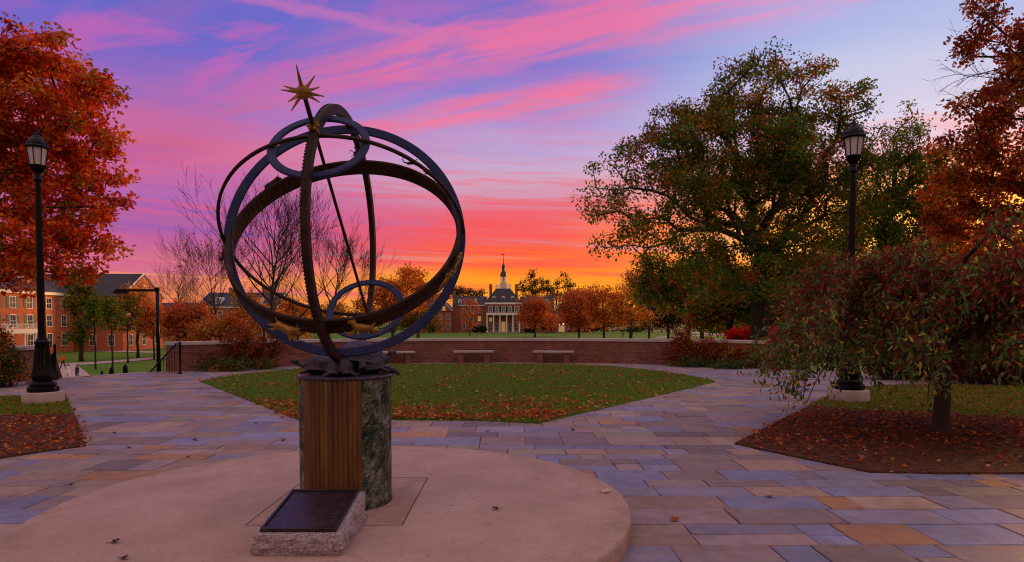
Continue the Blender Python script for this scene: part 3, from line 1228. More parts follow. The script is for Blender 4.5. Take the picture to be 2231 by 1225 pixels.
ram = [((-.30, .04), .17, (.22, .02), .15), ((-.30, .06), .15, (-.48, .22), .11), ((-.48, .24), .10, (-.62, .17), .055),
       ((-.40, .36, .05), .06, (-.54, .44, .06), .055), ((-.54, .44, .06), .055, (-.64, .34, .06), .05), ((-.40, .36, .05), .06, (-.36, .24, .07), .045), ((-.36, .24, .07), .045, (-.46, .18, .08), .03),
       ((-.32, -.06, .04), .07, (-.56, -.22, .03), .04), ((-.56, -.22, .03), .04, (-.74, -.20), .025), ((-.26, -.08, -.03), .06, (-.48, -.30), .04), ((-.48, -.30), .04, (-.66, -.34), .025),
       ((.24, .02, .04), .11, (.44, -.04, .04), .06), ((.44, -.04, .04), .06, (.72, -.02), .025), ((.22, -.02, -.03), .09, (.46, -.16), .045), ((.46, -.16), .045, (.66, -.20), .025), ((.30, .12), .05, (.42, .24), .03)]
bull = [((-.30, .02), .19, (.26, .03), .17), ((-.28, .06), .17, (-.50, .14), .13), ((-.50, .14), .12, (-.68, .04), .07), ((-.52, .24, .05), .035, (-.66, .36, .06), .015), ((-.46, .24, -.04), .035, (-.40, .40, -.04), .015),
        ((-.34, -.1), .08, (-.58, -.24), .05), ((-.58, -.24), .05, (-.78, -.18), .03), ((-.26, -.12), .07, (-.4, -.34), .045),
        ((.28, .0), .12, (.48, -.08), .07), ((.48, -.08), .07, (.74, -.16), .03), ((.26, -.04), .1, (.42, -.24), .05), ((.42, -.24), .05, (.62, -.3), .03), ((.34, .12), .035, (.56, .22), .02)]
human = [((0, .0), .10, (0, .30), .12), ((0, .30), .12, (0, .42), .05), ((0, .50), .085, (0, .53), .08), ((-.06, -.04), .085, (-.10, -.32), .055), ((-.10, -.32), .055, (-.08, -.62), .035),
         ((.06, -.04), .085, (.12, -.30), .055), ((.12, -.30), .055, (.04, -.60), .035), ((-.11, .34), .05, (-.26, .16), .035), ((-.26, .16), .035, (-.16, .02), .025), ((.11, .34), .05, (.27, .44), .035), ((.27, .44), .035, (.34, .64), .022)]
crab = [((-.12, 0), .16, (.12, 0), .16)] + [((s * .2, .05), .035, (s * .42, .2), .025) for s in (-1, 1)] + [((s * .42, .2), .025, (s * .56, .05), .015) for s in (-1, 1)] + \
       [((s * .12, .12), .035, (s * .2, .36), .03) for s in (-1, 1)] + [((s * .2, .36), .05, (s * .06, .5), .02) for s in (-1, 1)] + [((s * .2, -.05), .03, (s * .44, -.16), .015) for s in (-1, 1)]
fish = [((-.34, 0), .08, (0, .02), .15), ((0, .02), .15, (.34, 0), .05), ((.34, 0), .04, (.52, .14), .04), ((.34, 0), .04, (.52, -.14), .04), ((-.02, .14), .03, (.10, .24), .015)]
scorp = [((-.2, 0), .10, (.15, 0), .07), ((.15, 0), .06, (.42, .10), .04), ((.42, .10), .04, (.50, .30), .035), ((.50, .30), .035, (.36, .42), .02), ((-.24, .05), .04, (-.48, .2), .03), ((-.24, -.05), .04, (-.48, -.2), .03)] + \
        [((x, .05), .02, (x + .02, .24), .012) for x in (-.1, .02, .12)] + [((x, -.05), .02, (x + .02, -.24), .012) for x in (-.1, .02, .12)]
figure(-73, ram, 0.185, GOLD, axial=0.0, out=1.0, upright=True, roll=R(-4))
figure(-107, bull, 0.19, GOLD, axial=0.0, out=1.0, upright=True, flip=-1, roll=R(24))
figure(-29, human, 0.17, GOLD, roll=R(-75), out=0.985)
figure(-17, human, 0.17, GOLD, roll=R(-75), out=0.985)
figure(-141, fish, 0.19, GOLD, out=0.98)
figure(-168, scorp, 0.17, BROWN, out=0.98)
figure(91, crab, 0.16, BROWN, out=0.965, axial=0.125, upright=True)
figure(62, scorp, 0.15, BROWN, out=0.975, axial=0.10, upright=True)
figure(48, bull, 0.14, BROWN, out=0.975, axial=0.09)
figure(140, bull, 0.15, BROWN, out=0.975, axial=0.05)
figure(22, fish, 0.16, BROWN, out=0.98)


# turtles on the cap
def turtle(az, dist, size, tilt=0.0, lift=0.0, head=(0.30, 0.10), turn=0.0):
    base = Matrix.Translation((math.cos(az) * dist, math.sin(az) * dist, DH + 0.010 + lift)) @ Matrix.Rotation(az + turn, 4, "Z") @ Matrix.Rotation(-tilt, 4, "Y")
    s_ = size

    def q(x, y, z):
        return base @ Vector((x * s_, y * s_, z * s_))
    g = Geo()
    g.cone_link(q(-.35, 0, .22), .30 * s_, q(.35, 0, .22), .28 * s_, 12)
    g.cone_link(q(.55, 0, .25), .15 * s_, q(.55 + head[0] * 1.3, 0, .28 + head[1]), .10 * s_, 10)
    g.cone_link(q(.60 + head[0] * 1.3, 0, .32 + head[1] * 1.4), .145 * s_, q(.80 + head[0] * 1.3, 0, .30 + head[1] * 1.5), .09 * s_, 10)
    for sx, sy in ((1, 1), (1, -1), (-1, 1), (-1, -1)):
        g.cone_link(q(.42 * sx, .35 * sy, .18), .13 * s_, q(.62 * sx, .68 * sy, .10), .10 * s_, 8)
        g.cone_link(q(.62 * sx, .68 * sy, .10), .10 * s_, q(.80 * sx, .74 * sy, .03), .055 * s_, 8)
    g.cone_link(q(-.70, 0, .16), .07 * s_, q(-1.0, .05, .08), .02 * s_, 8)
    body = remeshed(g, "turtle", DARKB, SD, 0.008, 1)
    # shell: dome with ribs and a flared rim
    g = Geo()
    vs = []
    nu, nv = 52, 12
    for j in range(nv + 1):
        th = (PI / 2) * j / nv
        for i in range(nu):
            a = 2 * PI * i / nu
            rr = math.cos(th)
            hh = math.sin(th)
            rib = 1 + 0.035 * (1 if (i % 4) < 2 else -1) * (0.4 + 0.6 * math.cos(th)) * (1 if 0 < j < nv else 0)
            fl = 1.12 if j == 0 else 1.0
            vs.append(q(rr * .78 * fl * math.cos(a) * rib, rr * .62 * fl * math.sin(a) * rib, .22 + hh * .64 * (1 + (rib - 1) * .6)))
    vs_ = nu * (nv + 1)
    fs = [(j * nu + i, j * nu + (i + 1) % nu, (j + 1) * nu + (i + 1) % nu, (j + 1) * nu + i) for j in range(nv) for i in range(nu)]
    fs.append(tuple(nv * nu + i for i in range(nu)))
    fs.append(tuple(range(nu - 1, -1, -1)))
    g.add(vs, fs)
    sh = g.build("shell", DARKB, body)
    auto_smooth(sh, 50)


turtle(R(188), 0.195, 0.182, tilt=R(4), head=(.42, .12))
turtle(R(-88), 0.185, 0.172, tilt=R(-4), head=(.12, .02), turn=R(12))
turtle(R(8), 0.19, 0.182, tilt=R(6), head=(.40, .34), turn=R(16))
turtle(R(40), 0.13, 0.30, tilt=R(-10), lift=0.015, head=(.05, .05), turn=R(20))

# ------------------------------------------------------------------ plaque block
GRAN = mat("rough_granite", (0.15, 0.115, 0.13, 1), 0.8, col2=(0.52, 0.40, 0.42, 1), vscale=60, bump=1.0, bscale=34)


def plate_mat():
    """dark bronze with rows of raised lettering worn past reading"""
    m = mat("plate_bronze", (0.018, 0.011, 0.015, 1), 0.34, metal=0.4, col2=(0.050, 0.027, 0.032, 1), vscale=10)
    nt = NT(m.node_tree)
    b = nt.n["Principled BSDF"]
    tc = nt.node("ShaderNodeTexCoord").outputs["Object"]
    sep = nt.node("ShaderNodeSeparateXYZ")
    nt.l.new(tc, sep.inputs[0])
    row = nt.m("MULTIPLY", sep.outputs[1], 21.0)
    rf_ = nt.m("FRACT", row)
    rid = nt.m("FLOOR", row)
    w = nt.noise(nt.vec(nt.m("MULTIPLY", sep.outputs[0], 95.0), nt.m("MULTIPLY", rid, 7.3), nt.m("MULTIPLY", rf_, 1.6)), 1.0, 3, 0.6)
    on = nt.m("MULTIPLY", nt.smooth(w, 0.5, 0.54), nt.m("MULTIPLY", nt.smooth(rf_, 0.28, 0.34), nt.smooth(rf_, 0.74, 0.68)))
    inx = nt.m("MULTIPLY", nt.smooth(nt.m("ABSOLUTE", nt.m("ADD", sep.outputs[0], 0.008)), 0.20, 0.19), nt.smooth(nt.m("ABSOLUTE", sep.outputs[1]), 0.24, 0.23))
    on = nt.m("MULTIPLY", on, inx)
    bn = nt.node("ShaderNodeBump")
    bn.inputs["Strength"].default_value = 0.4
    bn.inputs["Distance"].default_value = 0.003
    nt.l.new(on, bn.inputs["Height"])
    nt.l.new(bn.outputs[0], b.inputs["Normal"])
    base = b.inputs["Base Color"].links[0].from_socket
    nt.l.new(nt.mix(nt.m("MULTIPLY", on, 0.35), base, (0.08, 0.055, 0.055, 1)), b.inputs["Base Color"])
    return m


PLB = empty("plaque_block", (-1.37, 4.40, PZ), 0, "low rough granite wedge with a dark bronze plate at the foot of the sundial column", "plaque")


def rough_block():
    bm = bmesh.new()
    x0, x1, y0, y1 = -0.285, 0.275, -0.34, 0.33
    h0, h1 = 0.135, 0.235
    nx, ny, nz = 30, 34, 10
    grid = {}

    def vtx(i, j, k):
        key = (i, j, k)
        if key not in grid:
            fx, fy, fz = i / nx, j / ny, k / nz
            x = x0 + (x1 - x0) * fx
            y = y0 + (y1 - y0) * fy
            top = h0 + (h1 - h0) * fy
            z = top * fz
            if k not in (nz,) and (i in (0, nx) or j in (0, ny)):
                amp = math.sin(PI * min(1, fz * 1.02)) * 0.9 + 0.25
                nn = mnoise.fractal(Vector((x * 9, y * 9, z * 14)), 0.8, 2.2, 5)
                bul = 0.020 * amp * (0.6 + nn)
                if i == 0: x -= bul
                if i == nx: x += bul
                if j == 0: y -= bul
                if j == ny: y += bul
            if k == nz:
                z += 0.002 * mnoise.noise(Vector((x * 20, y * 20, 1)))
            grid[key] = bm.verts.new((x, y, z))
        return grid[key]
    for i in range(nx):
        for k in range(nz):
            bm.faces.new((vtx(i, 0, k), vtx(i + 1, 0, k), vtx(i + 1, 0, k + 1), vtx(i, 0, k + 1)))
            bm.faces.new((vtx(i + 1, ny, k), vtx(i, ny, k), vtx(i, ny, k + 1), vtx(i + 1, ny, k + 1)))
    for j in range(ny):
        for k in range(nz):
            bm.faces.new((vtx(0, j + 1, k), vtx(0, j, k), vtx(0, j, k + 1), vtx(0, j + 1, k + 1)))
            bm.faces.new((vtx(nx, j, k), vtx(nx, j + 1, k), vtx(nx, j + 1, k + 1), vtx(nx, j, k + 1)))
    for i in range(nx):
        for j in range(ny):
            bm.faces.new((vtx(i, j, nz), vtx(i + 1, j, nz), vtx(i + 1, j + 1, nz), vtx(i, j + 1, nz)))
    me = bpy.data.meshes.new("granite_block")
    bm.to_mesh(me)
    bm.free()
    me.materials.append(GRAN)
    o = bpy.data.objects.new("granite_block", me)
    COL.objects.link(o)
    o.parent = PLB
    slope = math.atan2(h1 - h0, y1 - y0)
    M = Matrix.Translation((0, y0, h0)) @ Matrix.Rotation(slope, 4, "X")
    g = Geo()
    L = math.hypot(y1 - y0, h1 - h0)
    a0, a1, b0, b1_ = -0.255, 0.238, 0.035, L - 0.012
    g.box(a0, a1, b0, b1_, 0.002, 0.016, M)
    for bb in ((a0, a1, b0, b0 + 0.03), (a0, a1, b1_ - 0.02, b1_), (a0, a0 + 0.02, b0 + 0.03, b1_ - 0.02), (a1 - 0.02, a1, b0 + 0.03, b1_ - 0.02)):
        g.box(bb[0], bb[1], bb[2], bb[3], 0.0162, 0.027, M)
    pl = g.build("bronze_plate", plate_mat(), PLB)
    bevel(pl, 0.004, 2)

rough_block()

# ------------------------------------------------------------------ lawn and beds
def poly_px(lst, z=0.0):
    return [G(a, b, z) for a, b in lst]


def inside(poly, x, y):
    """vectorised point in polygon"""
    c = np.zeros(x.shape, bool)
    n = len(poly)
    for i in range(n):
        x0, y0 = poly[i][0], poly[i][1]
        x1, y1 = poly[(i + 1) % n][0], poly[(i + 1) % n][1]
        cond = ((y0 > y) != (y1 > y))
        with np.errstate(divide="ignore", invalid="ignore"):
            xi = (x1 - x0) * (y - y0) / (y1 - y0 + 1e-12) + x0
        c ^= cond & (x < xi)
    return c


def edge_dist(poly, x, y):
    d = np.full(x.shape, 1e9)
    n = len(poly)
    for i in range(n):
        a = np.array(poly[i][:2]); b = np.array(poly[(i + 1) % n][:2])
        ab = b - a
        t = np.clip(((x - a[0]) * ab[0] + (y - a[1]) * ab[1]) / max(ab @ ab, 1e-9), 0, 1)
        d = np.minimum(d, np.hypot(x - a[0] - ab[0] * t, y - a[1] - ab[1] * t))
    return d


def smooth_poly(pts, per=6, keep=()):
    """subdivide the straight sides a little"""
    out = []
    n = len(pts)
    for i in range(n):
        a, b = pts[i], pts[(i + 1) % n]
        for k in range(per):
            f = k / per
            out.append((a[0] + (b[0] - a[0]) * f, a[1] + (b[1] - a[1]) * f))
    return out


def soil_mat(name, c1, c2, c3, scale=8):
    m = bpy.data.materials.new(name)
    m.use_nodes = True
    nt = NT(m.node_tree)
    b = nt.n["Principled BSDF"]
    b.inputs["Roughness"].default_value = 0.95
    b.inputs["Specular IOR Level"].default_value = 0.15
    tc = nt.node("ShaderNodeTexCoord").outputs["Object"]
    n = nt.noise(tc, scale, 9, 0.7)
    c = nt.ramp(n, [(0.3, c1), (0.5, c2), (0.72, c3)])
    nt.l.new(c, b.inputs["Base Color"])
    bn = nt.node("ShaderNodeBump")
    bn.inputs["Strength"].default_value = 1.0
    bn.inputs["Distance"].default_value = 0.05
    nt.l.new(nt.noise(tc, 26, 8, 0.7), bn.inputs["Height"])
    nt.l.new(bn.outputs[0], b.inputs["Normal"])
    return m


TURF = soil_mat("turf", (0.050, 0.105, 0.014, 1), (0.09, 0.165, 0.022, 1), (0.13, 0.18, 0.03, 1), 5)
MULCH = soil_mat("bark_mulch", (0.030, 0.012, 0.008, 1), (0.11, 0.042, 0.024, 1), (0.26, 0.10, 0.052, 1), 16)

LAWN = poly_px([(437, 832), (500, 820), (580, 811), (660, 804), (740, 799), (860, 795), (1000, 794), (1150, 794), (1260, 796), (1340, 800),
                (1420, 808), (1490, 818), (1545, 829), (1558, 833), (1520, 842), (1380, 875), (1260, 903), (1175, 923),
                (1060, 918), (960, 916), (860, 915), (760, 915), (655, 917), (560, 880)])
LBED = poly_px([(187, 973), (172, 925), (150, 880), (140, 862), (60, 866), (-60, 870), (-420, 876), (-420, 1065), (-200, 1030), (0, 1000), (100, 985)])
RBED = poly_px([(1600, 969), (1680, 928), (1745, 895), (1800, 868), (1845, 852), (1930, 842), (2080, 842), (2300, 846), (2700, 850), (2800, 1075),
                (2500, 1050), (2231, 1034), (2050, 1034), (1895, 1031), (1790, 1009), (1700, 990)])


def bed(name, poly, z, m):
    pts = smooth_poly(poly, 4)
    g = Geo()
    g.prism(pts, -0.01, z)
    o = g.build(name, m)
    tag(o, kind="structure")
    return o


bed("lawn", LAWN, 0.022, TURF)
bed("planting_bed_soil", LBED, 0.024, MULCH)
bed("planting_bed_soil", RBED, 0.024, MULCH)


def scatter(poly, n, fn=None, rs=None):
    xs = [p[0] for p in poly]; ys = [p[1] for p in poly]
    out = np.zeros((0, 2))
    while len(out) < n:
        q = rs.random((n * 2, 2)) * [max(xs) - min(xs), max(ys) - min(ys)] + [min(xs), min(ys)]
        k = inside(poly, q[:, 0], q[:, 1])
        q = q[k]
        if fn is not None:
            q = q[rs.random(len(q)) < fn(q[:, 0], q[:, 1])]
        out = np.vstack([out, q])
    return out[:n]


def grass(name, poly, n, z, h, seed, fn=None, cols=None):
    rs = np.random.default_rng(seed)
    q = scatter(poly, n, fn, rs)
    c = np.column_stack([q, np.full(n, z)])
    lean = rs.normal(size=(n, 3)) * [0.45, 0.45, 0.0] + [0, 0, 1]
    L = h * (0.5 + rs.random(n))
    v, k = leaf_verts(c, lean, rs.normal(size=(n, 3)) * [1, 1, 0.05], L, np.full(n, 0.012) * (0.7 + rs.random(n)), "kite")
    cl = pick_cols(n, cols or [C(.110, .220, .018), C(.18, .28, .024), C(.22, .29, .04), C(.25, .2, .05)], [5, 5, 2, 1], 0.3)
    o = fast_mesh(name, v, n, k, cl, LEAF)
    tag(o, kind="stuff")
    return o


def near_w(x, y):        # more blades where they show large
    return np.clip((12.5 / np.maximum(np.hypot(x, y), 1)) ** 1.6, 0, 1)


grass("lawn_grass", LAWN, 90000, 0.015, 0.050, 21, near_w)
lampL = G(95, 880)
lampR = G(1850, 876)
LB_G = [p for p in poly_px([(160, 905), (150, 880), (140, 862), (60, 866), (-60, 870), (-420, 876), (-420, 930), (0, 908)])]
RB_G = [p for p in poly_px([(1760, 888), (1800, 868), (1845, 852), (1930, 842), (2080, 842), (2300, 846), (2700, 850), (2700, 955), (2300, 925), (2200, 913), (2000, 902), (1860, 896)])]
g = Geo(); g.prism(smooth_poly(LB_G, 3), 0.0, 0.030); tag(g.build("grass_verge", TURF), kind="structure")
g = Geo(); g.prism(smooth_poly(RB_G, 3), 0.0, 0.030); tag(g.build("grass_verge", TURF), kind="structure")
grass("verge_grass", LB_G, 14000, 0.025, 0.05, 22)
grass("verge_grass", RB_G, 34000, 0.025, 0.05, 23)


def litter(name, poly, n, z, size, seed, pal, w, fn=None, lift=0.03):
    rs = np.random.default_rng(seed)
    q = scatter(poly, n, fn, rs) + rs.normal(size=(n, 2)) * 0.07
    c = np.column_stack([q, z * 0.8 + lift * rs.random(n)])
    d = rs.normal(size=(n, 3)) * [1, 1, 0.28]
    upv = rs.normal(size=(n, 3)) * 0.45 + [0, 0, 1]
    L = size * (0.55 + 0.8 * rs.random(n))
    v, k = leaf_verts(c, d, upv, L, L * 0.75, "lobe")
    o = fast_mesh(name, v, n, k, pick_cols(n, pal, w, 0.35), LEAF)
    tag(o, kind="stuff")
    return o


LIT = [C(.52, .12, .030), C(.36, .050, .018), C(.62, .24, .05), C(.20, .050, .024), C(.62, .36, .20)]


def lawn_d(x, y):
    d = edge_dist(LAWN, x, y)
    fr = np.clip((14.2 - y) / 3.4, 0, 1)
    lump = 0.5 + 0.5 * np.sin(x * 2.3 + 1.7 * np.sin(y * 1.9)) * np.sin(y * 2.9 + x * 0.8)
    return np.clip((0.05 + 0.7 * np.exp(-d / 0.35) * fr + 0.5 * fr ** 1.6) * (0.12 + 1.5 * lump ** 1.6), 0, 1)


litter("fallen_leaves_on_lawn", LAWN, 7200, 0.045, 0.074, 31, LIT, [4, 4, 3, 4, 1], lawn_d)
litter("fallen_leaves_in_bed", LBED, 6500, 0.028, 0.062, 32, LIT, [3, 4, 2, 6, .6])
litter("fallen_leaves_in_bed", RBED, 26000, 0.028, 0.056, 33, LIT, [2, 3, 1.3, 7, .5], lambda x, y: np.clip(0.10 + 0.9 * np.clip((y - 7.4) / 1.6, 0, 1), 0, 1))

# leaves one can count on the paving and the platform
leaf_spots = [(615, 912, 0, "orange curled leaf on the paving at the lawn's left tip near the column", 0), (1465, 1138, 0, "orange brown leaf on the large paving slab right of the platform", 0),
              (1678, 1082, 0, "pinkish curled leaf on the paving at right, farther right than the orange one", 4), (1312, 1075, PZ, "pale cream leaf near the right rim of the round platform", 5),
              (1088, 1110, PZ, "small red brown leaf on the round platform right of the column", 3), (250, 945, 0, "dark brown leaf on the paving right of the left planting bed", 3),
              (418, 960, 0, "dark red leaf on the paving, the middle one of three left of the column", 1), (285, 977, 0, "little dark leaf on the paving below the left bed corner", 3),
              (148, 1058, 0, "dark leaf on the paving near the left frame edge above the platform rim", 3), (560, 924, 0, "small brown leaf on the paving left of the orange curled leaf", 3),
              (404, 998, 0, "thin dark leaf on the paving just behind the platform rim at left", 3), (240, 1185, PZ, "small dark leaf lying on the left half of the round platform", 3),
              (1252, 938, 0, "small dark leaf on the paving just below the lawn's lower right edge", 3), (1060, 940, 0, "tiny brown leaf on the paving below the lawn's straight near edge", 3),
              (612, 962, 0, "red brown leaf on the paving close to the column's left side", 1), (1880, 1000, 0.03, "large pale leaf on the mulch of the right bed", 4),
              (1985, 1032, 0.03, "orange leaf at the lower edge of the right mulch bed", 0), (262, 1218, PZ, "tiny leaf on the platform at the lower frame edge", 3)]
pal6 = [C(.50, .14, .03), C(.32, .05, .03), C(.5, .2, .05), C(.10, .045, .035), C(.50, .22, .18), C(.80, .66, .50)]
for (px_, py_, zz, lab, ci) in leaf_spots:
    p = G(px_, py_, zz)
    g = Geo()
    L = 0.085 if ci != 3 else 0.06
    outl = [(0, 0), (.22, .24), (.38, .58), (.5, .22), (.72, .40), (1.0, 0), (.72, -.40), (.5, -.22), (.38, -.58), (.22, -.24)]
    vs = [(x * L, y * L, 0.008 + 0.35 * L * abs(y) + 0.22 * L * x * x) for x, y in outl]
    vs2 = [(x, y, z_ - 0.0015) for x, y, z_ in vs]
    mid = [(.45 * L, 0, 0.008), (.45 * L, 0, 0.0065)]
    n = len(vs)
    V_ = vs + vs2 + mid
    fs = [(i, (i + 1) % n, 2 * n) for i in range(n)] + [(n + (i + 1) % n, n + i, 2 * n + 1) for i in range(n)] + [(i, n + i, n + (i + 1) % n, (i + 1) % n) for i in range(n)]
    g.add(V_, fs, None, tuple(pal6[ci]) + (1,))
    g.tube([(0, 0, 0.008), (-.2 * L, .05 * L, 0.012), (-.42 * L, .02 * L, .006)], 0.0018, 4, col=(.2, .08, .04, 1))
    o = g.build("fallen_leaf", LEAF)
    o.location = p
    o.rotation_euler = (0, 0, random.uniform(0, 6.28))
    tag(o, lab, "leaf", "leaves lying on the paving")

# ------------------------------------------------------------------ walls
BRICK = brick_mat("plaza_brick", (0.300, 0.075, 0.045, 1), (0.150, 0.034, 0.026, 1), (0.21, 0.13, 0.11, 1), 0.21, 0.080, msize=0.012)
CAP = mat("limestone_coping", (0.36, 0.30, 0.31, 1), 0.7, col2=(0.52, 0.44, 0.44, 1), vscale=2.5, bump=0.3, bscale=20)
WALL_H = 0.86


def arc_wall(a0, a1, rin, th, z0, z1, seg):
    g = Geo()
    for i in range(seg):
        t0, t1 = a0 + (a1 - a0) * i / seg, a0 + (a1 - a0) * (i + 1) / seg
        q = [(PC.x + r_ * math.cos(t), PC.y + r_ * math.sin(t)) for r_ in (rin, rin + th) for t in (t0, t1)]
        vs = [(x, y, z) for z in (z0, z1) for x, y in q]
        fs = [(0, 1, 5, 4), (3, 2, 6, 7), (4, 5, 7, 6), (2, 3, 1, 0)]
        u0, u1 = t0 * rin, t1 * rin
        uv = [[(u0, z0), (u1, z0), (u1, z1), (u0, z1)], [(u1, z0), (u0, z0), (u0, z1), (u1, z1)], [(0, 0)] * 4, [(0, 0)] * 4]
        if i == 0:
            fs.append((0, 4, 6, 2)); uv.append([(0, z0), (0, z1), (th, z1), (th, z0)])
        if i == seg - 1:
            fs.append((1, 3, 7, 5)); uv.append([(0, z0), (th, z0), (th, z1), (0, z1)])
        g.add(vs, fs, uv)
    return g


def ang_of(px, py):
    p = G(px, py)
    return math.atan2(p.y - PC.y, p.x - PC.x)


def make_wall(a0, a1, label, name="brick_wall", h=WALL_H, seg=60):
    w = empty(name, (0, 0, 0), 0, label, "wall")
    arc_wall(a0, a1, WALL_R, 0.36, -0.6, h, seg).build("brickwork", BRICK, w)
    c = arc_wall(a0 - .0026, a1 + .0026, WALL_R - 0.05, 0.46, h, h + 0.115, seg).build("coping", CAP, w)
    bevel(c, 0.012, 2, 60)
    return w


aL = ang_of(385, 812)
aR = ang_of(1690, 800)
make_wall(aR, aL, "long curved low brick wall with pale stone coping behind the oval lawn", seg=90)
a2 = ang_of(90, 828)
make_wall(a2, a2 + 0.30, "short brick wall with stone coping left of the stair opening, behind the left lamp", seg=16)
a3 = ang_of(1960, 812)
make_wall(a3 - 0.35, a3, "brick wall with pale coping beyond the path behind the weeping tree", seg=16)

# benches
SLAB = mat("bench_stone", (0.34, 0.28, 0.29, 1), 0.65, col2=(0.48, 0.40, 0.40, 1), vscale=6, bump=0.3, bscale=30)


def make_bench():
    b = empty("stone_bench")
    g = Geo(); g.box(-0.80, 0.80, -0.21, 0.21, 0.41, 0.49)
    bevel(g.build("seat", SLAB, b), 0.02, 3)
    for s in (-1, 1):
        g = Geo(); g.box(s * 0.52 - 0.11, s * 0.52 + 0.11, -0.17, 0.17, 0.0, 0.408)
        g.build("leg", BRICK, b)
    return b


bench0 = make_bench()
for i, (px_, lab) in enumerate([(858, "left stone slab bench at the curved wall, partly hidden by the sundial rings"), (1032, "middle stone slab bench on brick legs against the curved wall"), (1206, "right stone slab bench on brick legs against the curved wall")]):
    a = math.atan2(G(px_, 790).y - PC.y, G(px_, 790).x - PC.x)
    # bench row one pace in front of the wall
    b = bench0 if i == 0 else copy_tree(bench0)
    rr = WALL_R - 0.42
    # find the angle whose point projects to px_
    lo, hi = 0.3, 2.8
    for _ in range(40):
        md = (lo + hi) / 2
        X, Y = PC.x + rr * math.cos(md), PC.y + rr * math.sin(md)
        if X * F / Y + W0 / 2 > px_:
            lo = md
        else:
            hi = md
    b.location = (X, Y, 0.0)
    b.rotation_euler = (0, 0, md - PI / 2)
    tag(b, lab, "bench", "stone benches along the curved wall")

# ------------------------------------------------------------------ stairs and rails at the left opening
sc_ang = (ang_of(372, 817) + a2) / 2
half = WALL_R * (a2 - ang_of(372, 817)) / 2
g = Geo()
M = Matrix.Translation((PC.x, PC.y, 0)) @ Matrix.Rotation(sc_ang, 4, "Z")
for i in range(14):
    r0 = WALL_R + 0.34 + i * 0.36
    g.box(r0, r0 + 0.365, -half - 0.15, half + 0.15, -2.6, -0.012 - 0.16 * i - (0.001 if i else 0), M)
st = g.build("stair_steps", mat("stair_concrete", (0.33, 0.26, 0.26, 1), 0.8, var=0.15, vscale=3), None)
tag(st, "stone stairs going down from the plaza edge to the lower lawn", "stairs")
IRON = mat("black_iron", (0.005, 0.003, 0.007, 1), 0.30, var=0.3, vscale=8, spec=0.13)


def rail(px, py, label):
    p = G(px, py)
    a = math.atan2(p.y - PC.y, p.x - PC.x)
    d = Vector((math.cos(a), math.sin(a), 0))
    r_ = empty("handrail", p, 0, label, "handrail", "iron handrails at the stair opening")
    g = Geo()
    pts = [Vector((0, 0, 0.0)), Vector((0, 0, 0.92)), d * 0.25 + Vector((0, 0, 0.95)), d * 3.2 + Vector((0, 0, -0.42)), d * 3.2 + Vector((0, 0, -1.45))]
    g.tube(pts, 0.026, 8)
    g.build("top_rail", IRON, r_, smooth=True)
    g = Geo()
    for k in range(1, 14):
        q = d * (0.2 + 3.0 * k / 14)
        zt = 0.93 - 1.37 * k / 14
        g.tube([q + Vector((0, 0, zt - 0.95)), q + Vector((0, 0, zt))], 0.009, 5)
    g.tube([d * 0.02 + Vector((0, 0, 0.1)), d * 3.2 + Vector((0, 0, -1.3))], 0.016, 6)
    g.build("balusters", IRON, r_)
    g = Geo()
    g.lathe([(0.05, 0), (0.05, 0.03), (0.032, 0.05), (0.032, 0.94), (0.045, 0.96), (0.03, 1.0), (0.005, 1.03)], 14)
    g.build("newel_post", IRON, r_, smooth=True)


rail(393, 815, "black iron handrail at the end of the long curved brick wall")
rail(121, 828, "black iron handrail beside the left lamp at the short brick wall")


# tapered black pillars at the stairs: heads show above the plaza edge
def obelisk(px, ytop, Y, label, wpx=9, full=1.5):
    t = P(px, ytop, Y)
    o = empty("tapered_bollard", (t.x, t.y, t.z - full), R(20), label, "bollard", "tapered black bollards along the stairs")
    g = Geo()
    w_ = wpx * Y / F
    def sq(r_, z): return [(-r_, -r_, z), (r_, -r_, z), (r_, r_, z), (-r_, r_, z)]
    lev = [(w_ * 1.9, 0), (w_ * 1.9, .12), (w_ * 1.45, .16), (w_ * 0.42, full - .06), (w_ * 0.36, full - .03), (0.004, full)]
    vs = [v for r_, z in lev for v in sq(r_, z)]
    fs = [(k * 4 + i, k * 4 + (i + 1) % 4, k * 4 + 4 + (i + 1) % 4, k * 4 + 4 + i) for k in range(len(lev) - 1) for i in range(4)] + [(3, 2, 1, 0)]
    g.add(vs, fs)
    g.build("shaft", IRON, o)
    g = Geo(); g.ell((0, 0, full + 0.0), (0.025, 0.025, 0.035), 10, 8)
    g.build("tip", IRON, o, smooth=True)


obelisk(116, 770, 18.6, "tall black tapered bollard right behind the left lamp base", 9, 0.93)
obelisk(222, 809, 24.0, "shortest black tapered bollard head above the plaza edge", 5, 1.5)
obelisk(243, 801, 23.0, "middle of the three black tapered bollards above the plaza edge", 8, 1.5)
obelisk(273, 795, 22.5, "rightmost black tapered bollard above the plaza edge", 8, 1.5)

# ------------------------------------------------------------------ lamps
CONC = mat("lamp_concrete", (0.34, 0.25, 0.22, 1), 0.85, col2=(0.46, 0.36, 0.32, 1), vscale=4, bump=0.4, bscale=25)
GLASS = bpy.data.materials.new("frosted_glass")
GLASS.use_nodes = True
_b = GLASS.node_tree.nodes["Principled BSDF"]
_b.inputs["Base Color"].default_value = (0.72, 0.62, 0.66, 1)
_b.inputs["Roughness"].default_value = 0.35
_b.inputs["Transmission Weight"].default_value = 0.25
_b.inputs["Subsurface Weight"].default_value = 0.0


